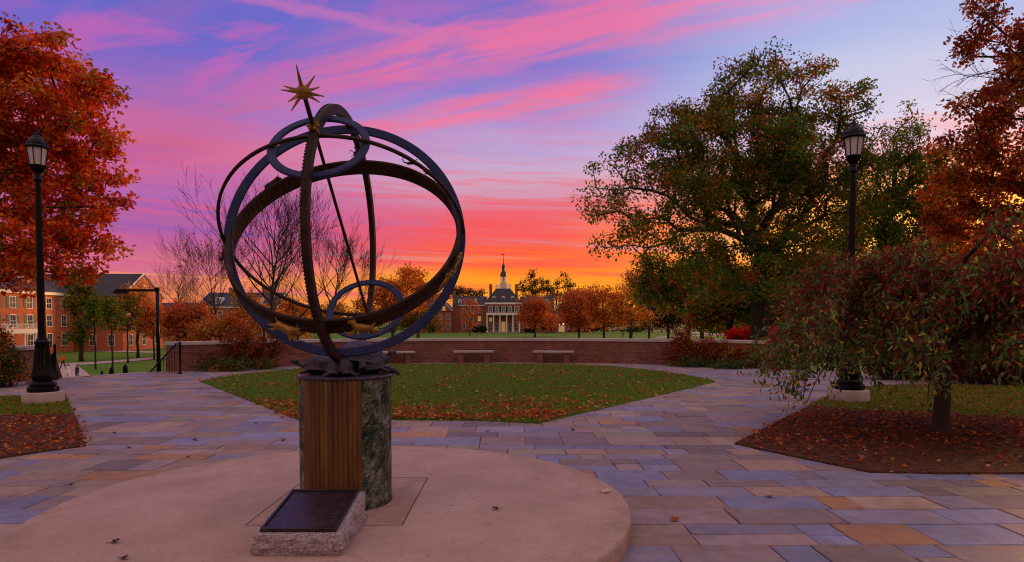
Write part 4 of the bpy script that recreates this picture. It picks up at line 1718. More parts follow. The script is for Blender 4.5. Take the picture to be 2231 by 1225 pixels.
def make_lamp():
    L = empty("street_lamp")
    g = Geo()
    g.lathe([(0.355, -0.02), (0.36, 0.02), (0.352, 0.225), (0.335, 0.245), (0.30, 0.25)], 48)
    auto_smooth(g.build("concrete_base", CONC, L), 40)
    g = Geo()
    g.lathe([(0.268, 0.25), (0.272, 0.30), (0.262, 0.35), (0.225, 0.365), (0.235, 0.40), (0.215, 0.44), (0.17, 0.46), (0.185, 0.50), (0.205, 0.56), (0.195, 0.62), (0.165, 0.72),
             (0.150, 0.84), (0.140, 0.98), (0.128, 1.10), (0.118, 1.20), (0.130, 1.215), (0.132, 1.245), (0.112, 1.26), (0.095, 1.29), (0.083, 1.33)], 96, flute=16, fd=0.022, fz=(0.6, 1.16))
    auto_smooth(g.build("cast_foot", IRON, L), 50)
    g = Geo()
    g.lathe([(0.070, 1.30), (0.064, 2.6), (0.056, 3.9), (0.052, 4.42), (0.075, 4.44), (0.078, 4.48), (0.060, 4.50), (0.058, 4.60)], 64, flute=16, fd=0.007, fz=(1.4, 4.40))
    auto_smooth(g.build("pole", IRON, L), 50)
    lt = Geo()
    lt.lathe([(0.05, 4.58), (0.085, 4.61), (0.115, 4.655), (0.135, 4.69), (0.145, 4.72), (0.136, 4.735)], 8)
    for i in range(8):
        a = 2 * PI * i / 8
        lt.tube([(0.138 * math.cos(a), 0.138 * math.sin(a), 4.73), (0.190 * math.cos(a), 0.190 * math.sin(a), 5.09)], 0.010, 4)
    for rr, zz in ((0.140, 4.742), (0.192, 5.085)):
        pts = [(rr * math.cos(2 * PI * i / 8), rr * math.sin(2 * PI * i / 8), zz) for i in range(9)]
        lt.tube(pts, 0.011, 4)
    lo = lt.build("lantern", IRON, L)
    g = Geo()
    g.lathe([(0.127, 4.74), (0.178, 5.085)], 8)
    g.build("glass", GLASS, lo)
    g = Geo()
    g.lathe([(0.208, 5.075), (0.222, 5.09), (0.222, 5.115), (0.200, 5.135), (0.185, 5.19), (0.145, 5.25), (0.11, 5.285), (0.095, 5.31), (0.075, 5.325), (0.05, 5.33), (0.045, 5.36), (0.03, 5.385), (0.012, 5.41)], 8)
    rf = g.build("lantern_roof", IRON, lo)
    bevel(rf, 0.004, 1)
    g = Geo(); g.ell((0, 0, 5.415), (0.022, 0.022, 0.03), 10, 8)
    g.build("roof_knob", IRON, lo, smooth=True)
    return L


lmp = make_lamp()
lmp.location = (lampL.x, lampL.y, 0)
lmp.rotation_euler = (0, 0, R(14))
tag(lmp, "black fluted street lamp on a concrete drum in front of the red oak at left", "street lamp", "black post lamps beside the paths")
lm2 = copy_tree(lmp)
lm2.location = (lampR.x, lampR.y, 0)
lm2.rotation_euler = (0, 0, R(-4))
lm2.scale = (1.045, 1.045, 1.055)
tag(lm2, "black fluted street lamp rising behind the weeping tree at right", "street lamp", "black post lamps beside the paths")

# tall black post with an arm on the lower lawn
pb = P(346, 815, 66)
T = empty("area_light_pole", (pb.x, pb.y, ground_z(pb.x, pb.y)), 0, "tall plain black light pole with a long horizontal arm over the lower lawn", "light pole")
Hh = P(343, 632, 66).z - T.location.z
g = Geo(); g.tube([(0, 0, -0.3), (0, 0, Hh)], [0.20, 0.16], 12); g.build("pole", IRON, T, smooth=True)
g = Geo(); g.box(-4.3, 0.22, -0.09, 0.09, Hh - 0.16, Hh + 0.08); g.build("arm", IRON, T)
g = Geo(); g.box(-4.4, -2.9, -0.26, 0.26, Hh - 0.36, Hh - 0.162); bevel(g.build("lamp_head", IRON, T), 0.05, 2)
g = Geo(); g.box(-0.22, 0.22, -0.22, 0.22, Hh + 0.082, Hh + 0.26); bevel(g.build("pole_cap", IRON, T), 0.03, 1)

# ------------------------------------------------------------------ lower paths
PATH = mat("concrete_path", (0.40, 0.28, 0.29, 1), 0.85, col2=(0.52, 0.38, 0.38, 1), vscale=0.8)


def ribbon(name, top, bot, n=14, lift=0.06):
    """strip on the terrain between two picture polylines"""
    def samp(l, f):
        k = f * (len(l) - 1)
        i = min(int(k), len(l) - 2)
        return (l[i][0] + (l[i + 1][0] - l[i][0]) * (k - i), l[i][1] + (l[i + 1][1] - l[i][1]) * (k - i))
    vs = []
    for i in range(n + 1):
        for l in (top, bot):
            p = Gt(*samp(l, i / n))
            vs.append((p.x, p.y, p.z + lift))
    fs = [(2 * i, 2 * i + 2, 2 * i + 3, 2 * i + 1) for i in range(n)]
    g = Geo().add(vs, fs)
    tag(g.build(name, PATH), kind="structure")


ribbon("footpath", [(118, 793.5), (200, 790), (300, 782), (400, 772)], [(118, 798), (200, 795), (300, 787), (400, 777)])
ribbon("footpath", [(128, 796.5), (168, 797)], [(112, 850), (235, 850)], 2, 0.08)
ribbon("footpath", [(190, 763), (260, 764.5), (345, 767)], [(190, 766), (260, 767.5), (345, 770)])
ribbon("footpath", [(1330, 716.5), (1440, 720), (1560, 727), (1720, 733)], [(1330, 718), (1440, 722), (1560, 730), (1720, 737)])
ribbon("footpath", [(1040, 719.2), (1150, 718.9)], [(1000, 720.6), (1200, 720.2)])
ribbon("footpath", [(1430, 734.5), (1600, 728)], [(1430, 736.5), (1600, 730)])

# ------------------------------------------------------------------ buildings
B_LEFT = brick_mat("hall_brick_orange", (0.62, 0.145, 0.036, 1), (0.46, 0.09, 0.026, 1), (0.45, 0.24, 0.14, 1), 0.25, 0.085, msize=0.010)
B_FAR = brick_mat("hall_brick_red", (0.36, 0.070, 0.040, 1), (0.24, 0.045, 0.030, 1), (0.32, 0.16, 0.12, 1), 0.25, 0.085, msize=0.010)
ROOF = mat("slate_roof", (0.022, 0.020, 0.028, 1), 0.8, col2=(0.052, 0.044, 0.052, 1), vscale=1.2)
TRIM = mat("white_trim", (0.80, 0.76, 0.72, 1), 0.55, var=0.06, vscale=2)
SHUT = mat("dark_shutter", (0.06, 0.07, 0.085, 1), 0.6, var=0.2)
PANE = mat("window_pane", (0.035, 0.040, 0.055, 1), 0.08, spec=0.8)
WARM = bpy.data.materials.new("lit_pane")
WARM.use_nodes = True
_b = WARM.node_tree.nodes["Principled BSDF"]
_b.inputs["Base Color"].default_value = (0.6, 0.4, 0.2, 1)
_b.inputs["Emission Color"].default_value = (1.0, 0.52, 0.16, 1)
_b.inputs["Emission Strength"].default_value = 0.22
LAMPW = bpy.data.materials.new("lamp_glow")
LAMPW.use_nodes = True
_b = LAMPW.node_tree.nodes["Principled BSDF"]
_b.inputs["Emission Color"].default_value = (1.0, 0.72, 0.38, 1)
_b.inputs["Emission Strength"].default_value = 6.0


def M_wall(origin, ux, nrm):
    ux = Vector(ux).normalized(); n = Vector(nrm).normalized()
    M = Matrix.Identity(4)
    for i, a in enumerate((ux, -n, Vector((0, 0, 1)))):
        M[0][i], M[1][i], M[2][i] = a
    M.translation = Vector(origin)
    return M        # local x along wall, local -y outward, z up


def window(b, M, x, z, w, h, mun=(2, 3), shutters=False, pane=PANE, fr=0.09, arch=False):
    g = Geo()
    t = fr
    o = 0.07
    g.box(x - w / 2 - t, x + w / 2 + t, -o, 0.04, z + h, z + h + t * 1.2, M)
    g.box(x - w / 2 - t * 1.4, x + w / 2 + t * 1.4, -o - 0.03, 0.04, z - t, z, M)
    g.box(x - w / 2 - t, x - w / 2, -o, 0.04, z, z + h, M)
    g.box(x + w / 2, x + w / 2 + t, -o, 0.04, z, z + h, M)
    g.box(x - w / 2, x + w / 2, -o + 0.02, 0.035, z + h / 2 - t * 0.35, z + h / 2 + t * 0.35, M)
    for i in range(1, mun[0]):
        xx = x - w / 2 + w * i / mun[0]
        g.box(xx - 0.02, xx + 0.02, -o + 0.035, 0.03, z, z + h / 2 - t * .35, M)
        g.box(xx - 0.02, xx + 0.02, -o + 0.035, 0.03, z + h / 2 + t * .35, z + h, M)
    f = g.build("window", TRIM, b)
    g = Geo(); g.box(x - w / 2, x + w / 2, -0.02, 0.02, z, z + h, M)
    g.build("pane", pane, f)
    if shutters:
        for s in (-1, 1):
            x0 = x + s * (w / 2 + t + 0.03)
            g = Geo(); g.box(min(x0, x0 + s * w * .48), max(x0, x0 + s * w * .48), -0.06, 0.0, z - 0.02, z + h + 0.02, M)
            g.build("shutter", SHUT, f)
    return f


def block(b, x0, x1, y0, y1, z0, z1, bm_, name="wall"):
    g = Geo(); g.box(x0, x1, y0, y1, z0, z1)
    return g.build(name, bm_, b)


def gable_roof(b, x0, x1, y0, y1, z0, h, axis="x", over=0.45, hip=0.0, brick=None, name="roof"):
    """roof solid over a rectangle, ridge along axis; hip = inset of ridge ends"""
    if axis == "x":
        a0, a1 = x0 - (over if hip else 0.2), x1 + (over if hip else 0.2)
        b0, b1 = y0 - over, y1 + over
        mid = (b0 + b1) / 2
        vs = [(a0, b0, z0), (a1, b0, z0), (a1, b1, z0), (a0, b1, z0), (a0 + hip, mid, z0 + h), (a1 - hip, mid, z0 + h)]
    else:
        a0, a1 = y0 - (over if hip else 0.2), y1 + (over if hip else 0.2)
        b0, b1 = x0 - over, x1 + over
        mid = (b0 + b1) / 2
        vs = [(b1, a0, z0), (b1, a1, z0), (b0, a1, z0), (b0, a0, z0), (mid, a0 + hip, z0 + h), (mid, a1 - hip, z0 + h)]
    fs = [(0, 1, 5, 4), (2, 3, 4, 5), (1, 2, 5), (3, 0, 4), (3, 2, 1, 0)]
    g = Geo().add(vs, fs)
    r = g.build(name, ROOF, b)
    if brick and not hip:
        # brick triangle with white raking trim standing proud of each gable end
        for e_, s in ((a0, -1), (a1, 1)):
            q = s * 0.06
            tri = [(b0 + 0.5, z0), (b1 - 0.5, z0), (mid, z0 + h - 0.45)]
            g = Geo(); t_ = Geo()
            def pt(bb, zz, off):
                return (e_ + off, bb, zz) if axis == "x" else (bb, e_ + off, zz)
            vs = [pt(bb, zz, 0) for bb, zz in tri] + [pt(bb, zz, q) for bb, zz in tri]
            g.add(vs, [(0, 1, 2), (3, 4, 5), (0, 1, 4, 3), (1, 2, 5, 4), (2, 0, 3, 5)], [[(bb * 1.0, zz) for bb, zz in tri], [(bb, zz) for bb, zz in tri], [(0, 0)] * 4, [(0, 0)] * 4, [(0, 0)] * 4])
            g.build("gable_end", brick, b)
            for bb in (b0, b1):
                A = Vector(pt(bb, z0 + 0.02, q * 1.6)); B = Vector(pt(mid, z0 + h - 0.02, q * 1.6))
                t_.tube([A, B], 0.16, 4)
            t_.build("raking_trim", TRIM, b)
    return r


def cornice(b, x0, x1, y0, y1, z, t=0.45, out=0.35):
    g = Geo(); g.box(x0 - out, x1 + out, y0 - out, y1 + out, z - t, z)
    return g.build("cornice", TRIM, b)


def dormer(b, M, x, z, w=1.3, h=1.7, depth=2.2):
    g = Geo()
    g.box(x - w / 2, x + w / 2, 0, depth, z, z + h * .62, M)
    n = 10
    prof = [(w / 2 * math.cos(PI * i / n), h * .62 + h * .36 * math.sin(PI * i / n)) for i in range(n + 1)]
    vs = [M @ Vector((x + a, 0, z + c)) for a, c in prof] + [M @ Vector((x + a, depth, z + c)) for a, c in prof]
    k = n + 1
    fs = [tuple(range(k - 1, -1, -1)), tuple(range(k, 2 * k))] + [(i, i + 1, k + i + 1, k + i) for i in range(n)]
    g.add(vs, fs)
    d = g.build("dormer", TRIM, b)
    g = Geo(); g.box(x - w * .27, x + w * .27, -0.03, -0.003, z + 0.15, z + h * .75, M)
    g.build("pane", PANE, d)
    g = Geo(); g.box(x - 0.03, x + 0.03, -0.05, -0.031, z + 0.15, z + h * .75, M); g.box(x - w * .27, x + w * .27, -0.05, -0.031, z + h * .42, z + h * .46, M)
    g.build("muntin", TRIM, d)


def chimney(b, x, y, z0, z1, w=1.1, d=1.1, m=None):
    g = Geo(); g.box(x - w / 2, x + w / 2, y - d / 2, y + d / 2, z0, z1 - 0.25)
    g.box(x - w / 2 - 0.12, x + w / 2 + 0.12, y - d / 2 - 0.12, y + d / 2 + 0.12, z1 - 0.249, z1)
    g.build("chimney", m, b)


# --- left residence hall, facing the quad (+X)
QZ = -3.8
L1 = empty("brick_residence_hall", (-86, 105, QZ), 0, "orange lit brick hall with white portico, shutters and slate roof behind the left lamp", "building")


def rel(M):
    return M


def loc_parent(b):
    """parts are built in world coordinates; cancel the parent's own position"""
    bpy.context.view_layer.update()
    mi = b.matrix_world.inverted()
    for ch in children(b):
        ch.matrix_parent_inverse = mi


X1 = -79.2
EZ = CAMZ + 4.97
block(L1, X1 - 14, X1, 62, 116, QZ - 0.5, EZ - 0.45, B_LEFT)
cornice(L1, X1 - 14, X1, 62, 116, EZ, 0.5, 0.4)
gable_roof(L1, X1 - 14, X1, 62, 116, EZ + 0.003, 4.6, "y", 0.6, hip=5.5)
MF = M_wall((X1, 0, 0), (0, 1, 0), (1, 0, 0))
for zi, (zb, hh) in enumerate(((QZ + 1.2, 2.1), (QZ + 4.55, 1.9), (QZ + 7.6, 1.75))):
    for yy in (70, 73.5, 77, 80.5, 84, 87.5, 91, 94.8, 98.4, 102.0, 105.6, 110.0, 113.6):
        if zi == 0 and 90 < yy < 103:
            continue
        window(L1, MF, yy, zb, 1.15, hh, shutters=(yy < 107 and zi > 0))
    if zi:
        g = Geo(); g.box(62, 116, -0.03, 0.0, zb - 1.12, zb - 0.98, MF); g.build("string_course", B_LEFT, L1)
# portico with columns and a white balustrade
PXo = X1 + 3.2
g = Geo(); g.box(X1 + 0.003, PXo, 90.5, 103.2, QZ + 3.55, QZ + 4.15); g.build("portico_roof", TRIM, L1)
g = Geo(); g.box(X1 + 0.003, PXo + 0.2, 90.3, 103.4, QZ - 0.3, QZ + 0.35); g.build("portico_floor", mat("porch_stone", (0.3, 0.26, 0.24, 1), 0.8), L1)
for yy in (90.9, 93.3, 95.7, 98.1, 100.5, 102.8):
    g = Geo(); g.lathe([(0.24, 0), (0.24, 0.15), (0.19, 0.2), (0.15, 2.95), (0.23, 3.0), (0.23, 3.19)], 16, c=(PXo - 0.3, yy, QZ + 0.352)); g.build("column", TRIM, L1, smooth=False)
g = Geo()
g.box(PXo - 0.16, PXo - 0.02, 90.5, 103.2, QZ + 4.95, QZ + 5.05)
g.box(PXo - 0.16, PXo - 0.02, 90.5, 103.2, QZ + 4.152, QZ + 4.24)
yy = 90.6
k = 0
while yy < 103.15:
    wq = 0.14 if k % 8 == 0 else 0.045
    g.box(PXo - 0.09 - wq / 2 - 0.001, PXo - 0.09 + wq / 2, yy - wq / 2, yy + wq / 2, QZ + 4.242, QZ + (4.948 if wq < .1 else 5.15))
    yy += 0.26; k += 1
g.build("balustrade", TRIM, L1)
for yy in (93.2, 99.0):
    g = Geo(); g.box(yy - 0.75, yy + 0.75, -0.08, 0.0, QZ + 0.36, QZ + 3.0, MF); d = g.build("door", TRIM, L1)
    g = Geo(); g.box(yy - 0.5, yy + 0.5, -0.12, -0.081, QZ + 0.5, QZ + 2.8, MF); g.build("door_glass", WARM, d)
for yy in (78, 93, 107.6):
    dormer(L1, M_wall((X1 - 1.6, 0, 0), (0, 1, 0), (1, 0, 0)), yy, EZ + 1.0, 1.5, 1.7, 3)
chimney(L1, -84.8, 113.5, EZ, CAMZ + 9.9, 3.4, 1.6, B_LEFT)
# projecting wing with a gable towards the quad
XG = -71.5
GZ = CAMZ + 4.55
block(L1, XG - 22, XG, 118.0, 131.5, QZ - 0.5, GZ, B_LEFT)
gable_roof(L1, XG - 22, XG, 118.0, 131.5, GZ + 0.003, 4.6, "x", 0.5, brick=B_LEFT)
MG = M_wall((XG, 0, 0), (0, 1, 0), (1, 0, 0))
for zb, hh in ((QZ + 1.0, 1.9), (QZ + 4.3, 1.9), (QZ + 6.9, 1.5)):
    for yy in (120.4, 124.75, 129.1):
        window(L1, MG, yy, zb, 1.15, hh)
MG2 = M_wall((XG + 0.28, 0, 0), (0, 1, 0), (1, 0, 0))
window(L1, MG2, 124.75, GZ + 1.0, 0.9, 1.2)
MS = M_wall((0, 118.0, 0), (1, 0, 0), (0, -1, 0))
for zb, hh in ((QZ + 1.0, 1.9), (QZ + 4.3, 1.9)):
    for xx in (-77, -73.6):
        window(L1, MS, xx, zb, 1.1, hh)
loc_parent(L1)

# --- brick building behind the orange trees
L2 = empty("brick_classroom_building", (-75, 176, QZ), 0, "low dark roofed brick building half hidden behind orange trees left of the sundial", "building")
block(L2, -84, -63, 172, 186, QZ - 0.3, CAMZ + 3.6, B_LEFT)
cornice(L2, -84, -63, 172, 186, CAMZ + 3.95, 0.35, 0.3)
gable_roof(L2, -84, -63, 172, 186, CAMZ + 3.953, 4.0, "x", 0.4, brick=B_LEFT)
block(L2, -103, -86, 176, 188, QZ - 0.3, CAMZ + 2.6, B_LEFT)
gable_roof(L2, -103, -86, 176, 188, CAMZ + 2.603, 2.6, "x", 0.4, hip=2)
chimney(L2, -68, 180, CAMZ + 6, CAMZ + 9.4, 2.6, 1.4, B_LEFT)
MB = M_wall((0, 172, 0), (1, 0, 0), (0, -1, 0))
for zb in (QZ + 0.9, QZ + 3.8, QZ + 6.4):
    for xx in (-81.5, -78, -74.5, -71, -67.5, -65):
        window(L2, MB, xx, zb, 1.2, 1.7)
for xx in (-79, -73.5, -68):
    dormer(L2, M_wall((0, 173, 0), (1, 0, 0), (0, -1, 0)), xx, CAMZ + 4.7, 1.5, 1.8, 3)
g = Geo(); g.box(-80, -71, 170.6, 171.99, CAMZ - 1.6, CAMZ - 1.0); g.build("porch_beam", TRIM, L2)
for xx in (-79.6, -76.7, -73.8, -71.4):
    g = Geo(); g.lathe([(0.22, 0), (0.18, 3.2)], 12, c=(xx, 171.1, QZ)); g.build("porch_column", TRIM, L2)
loc_parent(L2)

# --- the great hall with the cupola
HY = 262.0
HX = -3.55
HZ = -3.03
pm = F / HY


def hz(py):
    return P(1096, py, HY).z


def hx(px):
    return P(px, 700, HY).x


H = empty("hall_with_cupola", (HX, HY + 8, HZ), 0, "distant brick hall with a white columned portico, dormers and slim cupola tower beyond the lawn", "building")
EH = hz(664)
MH = M_wall((0, HY, 0), (1, 0, 0), (0, -1, 0))
xa, xb = hx(1059), hx(1134)
block(H, xa, xb, HY, HY + 14, HZ - 0.5, hz(663), B_FAR)
cornice(H, xa, xb, HY, HY + 14, hz(659.5), hz(659.5) - hz(663.2), 0.5)
g = Geo()
t0, t1 = hx(1080), hx(1112)
x0_, x1_ = xa - 0.5, xb + 0.5
z0_, z1_ = hz(659.5) + 0.003, hz(628)
vs = [(x0_, HY - 0.5, z0_), (x1_, HY - 0.5, z0_), (x1_, HY + 14.5, z0_), (x0_, HY + 14.5, z0_), (t0, HY + 4.5, z1_), (t1, HY + 4.5, z1_), (t1, HY + 9.5, z1_), (t0, HY + 9.5, z1_)]
g.add(vs, [(0, 1, 5, 4), (1, 2, 6, 5), (2, 3, 7, 6), (3, 0, 4, 7), (4, 5, 6, 7), (3, 2, 1, 0)])
g.build("hip_roof", ROOF, H)
g = Geo()
for (ax0, ax1, ay0, ay1) in ((t0, t1, HY + 4.5, HY + 4.6), (t0, t1, HY + 9.4, HY + 9.5), (t0, t0 + 0.1, HY + 4.6, HY + 9.4), (t1 - 0.1, t1, HY + 4.6, HY + 9.4)):
    g.box(ax0, ax1, ay0, ay1, hz(620.5), hz(619.5))
    g.box(ax0, ax1, ay0, ay1, hz(626.5), hz(625.7))
for i in range(23):
    xx = t0 + (t1 - t0) * i / 22
    w_ = 0.09 if i % 11 else 0.28
    g.box(xx - w_ / 2, xx + w_ / 2, HY + 4.47 - w_ / 4, HY + 4.63 + w_ / 4, hz(628) - .02, hz(620) if i % 11 else hz(616.5))
g.build("roof_balustrade", TRIM, H)
MD = M_wall((0, HY + 1.0, 0), (1, 0, 0), (0, -1, 0))
for px_ in (1076, 1096.5, 1117):
    dormer(H, MD, hx(px_), hz(656), 1.35, 2.1, 3)
# cupola
CUPW = mat("cupola_paint", (0.62, 0.56, 0.54, 1), 0.6)
COP = mat("cupola_dome", (0.05, 0.055, 0.05, 1), 0.45, metal=0.4)
cx, cy = hx(1096.5), HY + 7


def octa(prof, name, m, par=H, n=8):
    g = Geo(); g.lathe([(r_, z) for r_, z in prof], n, c=(cx, cy, 0), M=Matrix.Translation((cx, cy, 0)) @ Matrix.Rotation(PI / n, 4, "Z") @ Matrix.Translation((-cx, -cy, 0)))
    return g.build(name, m, par)


cup = octa([(1.42, hz(629)), (1.42, hz(617)), (1.55, hz(616.5)), (1.55, hz(615.5)), (1.30, hz(615)), (1.30, hz(613))], "cupola", CUPW)
for i in range(8):
    a = 2 * PI * (i + .5) / 8
    g = Geo(); g.lathe([(0.17, hz(613)), (0.15, hz(600))], 8, c=(cx + 1.15 * math.cos(a), cy + 1.15 * math.sin(a), 0)); g.build("cupola_column", CUPW, cup)
octa([(0.35, hz(613)), (0.35, hz(600))], "cupola_core", CUPW, cup)
octa([(1.42, hz(600)), (1.45, hz(598)), (1.35, hz(597)), (1.30, hz(594)), (1.1, hz(591)), (0.75, hz(588.5))], "cupola_dome", COP, cup, 16)
octa([(0.70, hz(589)), (0.66, hz(581)), (0.80, hz(580.5)), (0.74, hz(577.5)), (0.45, hz(573.5)), (0.16, hz(570.5)), (0.10, hz(562)), (0.05, hz(549))], "cupola_lantern", COP, cup, 12)
g = Geo(); g.ell((cx, cy, hz(562)), (0.20, 0.20, 0.26), 10, 8); g.box(cx - 0.6, cx + 0.45, cy - 0.03, cy + 0.03, hz(552), hz(550.5)); g.box(cx - 0.75, cx - 0.5, cy - 0.035, cy + 0.035, hz(553.5), hz(549.2))
g.build("weather_vane", COP, cup)
# portico
PF = HY - 4.2
zt, zb_ = hz(683), hz(687)
g = Geo(); g.box(hx(1060.5), hx(1133), PF, HY - 0.003, zb_, zt + 0.2); g.build("entablature", TRIM, H)
g = Geo(); g.box(hx(1060.5), hx(1133), PF - .3, HY - 0.003, HZ - 0.4, HZ + 0.35); g.build("portico_floor", mat("steps_stone", (0.35, 0.3, 0.28, 1), 0.8), H)
for px_ in (1062, 1076, 1089.5, 1104, 1117.5, 1131.5):
    X = hx(px_)
    g = Geo(); g.lathe([(0.36, HZ + 0.352), (0.36, HZ + .6), (0.30, HZ + .7), (0.25, zb_ - .35), (0.36, zb_ - .25), (0.36, zb_ - .002)], 14, c=(X, PF + .45, 0)); g.build("portico_column", TRIM, H)
for px_ in (1069, 1082.5, 1111, 1124.5):
    window(H, MH, hx(px_), HZ + 0.9, 1.3, 2.6)
for px_ in (1069, 1124.5):
    window(H, MH, hx(px_), HZ + 4.6, 1.1, 1.5, pane=WARM if px_ == 1069 else PANE)
g = Geo(); g.box(hx(1092), hx(1101.5), -0.12, 0, HZ + .35, HZ + 4.6, MH); dr = g.build("entrance_door", TRIM, H)
g = Geo(); g.box(hx(1093.3), hx(1100.2), -0.17, -0.121, HZ + .45, HZ + 4.3, MH); g.build("door_glass", WARM, dr)
for px_ in (1069, 1083, 1097, 1111, 1125):
    window(H, MH, hx(px_), hz(679.5), 1.35, 2.1, shutters=True, fr=0.14)
# wings
for s in (-1, 1):
    def mx(p_):
        q = hx(p_)
        return q if s < 0 else 2 * cx - q
    w0, w1 = sorted((mx(1000), mx(1058.7)))
    block(H, w0, w1, HY + 2.0, HY + 14, HZ - .5, hz(666), B_FAR)
    cornice(H, w0, w1, HY + 2.0, HY + 14, hz(664), 0.5, 0.35)
    gable_roof(H, w0, w1, HY + 2.0, HY + 14, hz(664) + .003, hz(645) - hz(664), "x", 0.5)
    M2 = M_wall((0, HY + 2.0, 0), (1, 0, 0), (0, -1, 0))
    M2d = M_wall((0, HY + 2.8, 0), (1, 0, 0), (0, -1, 0))
    for px_ in (1010, 1027, 1044):
        for py_ in (716, 700, 681.5):
            window(H, M2, mx(px_), hz(py_), 1.15, 1.9, pane=WARM if (s < 0 and px_ == 1044 and py_ == 700) else PANE)
    for px_ in (1000.5, 1035):
        dormer(H, M2d, mx(px_), hz(661), 1.35, 1.9, 3)
    # gabled end pavilion coming forward
    w0, w1 = sorted((mx(951), mx(985)))
    block(H, w0, w1, HY - 1.0, HY + 15, HZ - .5, hz(678), B_FAR)
    gable_roof(H, w0, w1, HY - 1.0, HY + 15, hz(678) + .003, hz(658) - hz(678), "y", 0.3, brick=B_FAR)
    M3 = M_wall((0, HY - 1.0, 0), (1, 0, 0), (0, -1, 0))
    for px_ in (960, 976.5):
        for py_ in (716, 696):
            window(H, M3, mx(px_), hz(py_), 1.7 if (px_ == 960 and py_ == 716) else 1.2, 2.0)
    g_ = M_wall((0, HY - 1.28, 0), (1, 0, 0), (0, -1, 0))
    window(H, g_, mx(968), hz(677), 1.1, 1.6, pane=WARM if s < 0 else PANE)
    # long rear range behind the pavilion
    w0, w1 = sorted((mx(985.2), mx(999.8)))
    block(H, w0, w1, HY + 2.4, HY + 13.6, HZ - .5, hz(668), B_FAR)
    gable_roof(H, w0, w1, HY + 2.4, HY + 13.6, hz(668) + .003, hz(641) - hz(668), "x", 0.3)
    w0, w1 = sorted((mx(905), mx(950.8)))
    block(H, w0, w1, HY + 6, HY + 18, HZ - .5, hz(668), B_FAR)
    gable_roof(H, w0, w1, HY + 6, HY + 18, hz(668) + .003, hz(637) - hz(668), "x", 0.3)
    chimney(H, mx(1067.5), HY + 9, hz(645), hz(617), 1.1, 1.1, B_FAR)
    chimney(H, mx(985), HY + 9, hz(655), hz(632), 1.1, 1.1, B_FAR)
    chimney(H, mx(927), HY + 12, hz(650), hz(625), 1.1, 1.1, B_FAR)
# entrance lanterns at the right wing
for px_ in (1219, 1226.5):
    X = hx(px_)
    g = Geo(); g.ell((X, HY - 1.25, hz(706)), (0.20, 0.20, 0.26), 10, 8); g.build("wall_lantern", LAMPW, H)
g = Geo(); g.box(hx(1216), hx(1230), -0.12, 0, HZ + .2, hz(709), M_wall((0, HY - 1.0, 0), (1, 0, 0), (0, -1, 0))); dd = g.build("side_door", TRIM, H)
g = Geo(); g.box(hx(1217.5), hx(1228.5), -0.17, -0.121, HZ + .3, hz(710.5), M_wall((0, HY - 1.0, 0), (1, 0, 0), (0, -1, 0))); g.build("door_glass", WARM, dd)
loc_parent(H)

# ------------------------------------------------------------------ trees
def tree(name, label, lobes, Yd, trunk_px, palette, weights, n_end=120, per=40, clump=0.9, leaf=0.25, r0=0.25, seed=1, fork=None, bark=BARK_D, rtip=0.018,
         group=None, shape="kite", cat="tree", base_z=None, dscale=0.75, seg=1.2, lean=0.0, droop=0.25, aspect=0.6, jit=0.42):
    L = px_lobes(lobes, Yd, dscale)
    if len(lobes) <= 6:      # break up the outline with side clumps
        rq = np.random.default_rng(seed + 900)
        for l in list(L):
            for _ in range(3):
                d_ = unit(rq.normal(size=(1, 3)))[0]
                d_[2] = abs(d_[2]) * 1.1 - 0.15
                L.append((l[0] + d_[0] * l[3], l[1] + d_[1] * l[4], l[2] + d_[2] * l[5], l[3] * .38, l[4] * .38, l[5] * .34, l[6] * .14))
    bx = P(trunk_px, 700, Yd).x
    bz = ground_z(bx, Yd) if base_z is None else base_z
    zlo = min(l[2] - l[5] for l in L)
    zhi = max(l[2] + l[5] for l in L)
    fk = fork if fork is not None else max(1.0, (zlo - bz) + (zhi - zlo) * 0.22)
    nodes, par, rad, ends = grow((bx, Yd, bz - 0.2), fk, L, n_end, r0, seg=seg, seed=seed, rtip=rtip, trunk_lean=(lean, 0))
    t = empty(name, (bx, Yd, bz), 0, label, cat, group)
    sk = skeleton_mesh(nodes, par, rad, "trunk", bark, t)
    cr = foliage(ends, per, clump, leaf, palette, weights, "crown", t, seed=seed + 50, shape=shape, droop=droop, aspect=aspect, jit=jit)
    loc_parent(t)
    return t


# the big oak right of centre
oak = [(1700, 140, 48, 45), (1660, 200, 120, 70), (1545, 260, 80, 60), (1470, 275, 90, 55), (1790, 175, 62, 55), (1850, 235, 66, 60, 1), (1425, 330, 80, 55, -1), (1345, 390, 66, 55),
       (1300, 450, 42, 34, -1), (1352, 470, 70, 46, -2), (1318, 548, 26, 30, -2), (1370, 545, 46, 30, -1), (1600, 330, 190, 95), (1760, 320, 140, 95, 2), (1500, 420, 130, 66, -2), (1660, 420, 160, 80, 2),
       (1440, 505, 90, 40, -3), (1580, 520, 130, 62), (1800, 440, 110, 80, 2), (1760, 540, 140, 66), (1890, 330, 56, 56, 2), (1640, 600, 150, 50, -2)]
tree("oak_tree", "big broad oak with green and rusty leaves, right of the distant hall", oak, 40, 1655, GREEN, [4.4, 4, 2.0, 1.7, 0.9], 860, 128, 0.88, 0.168, 0.58, 5, fork=9.0, rtip=0.022, shape="kite", seg=1.0, aspect=.66)
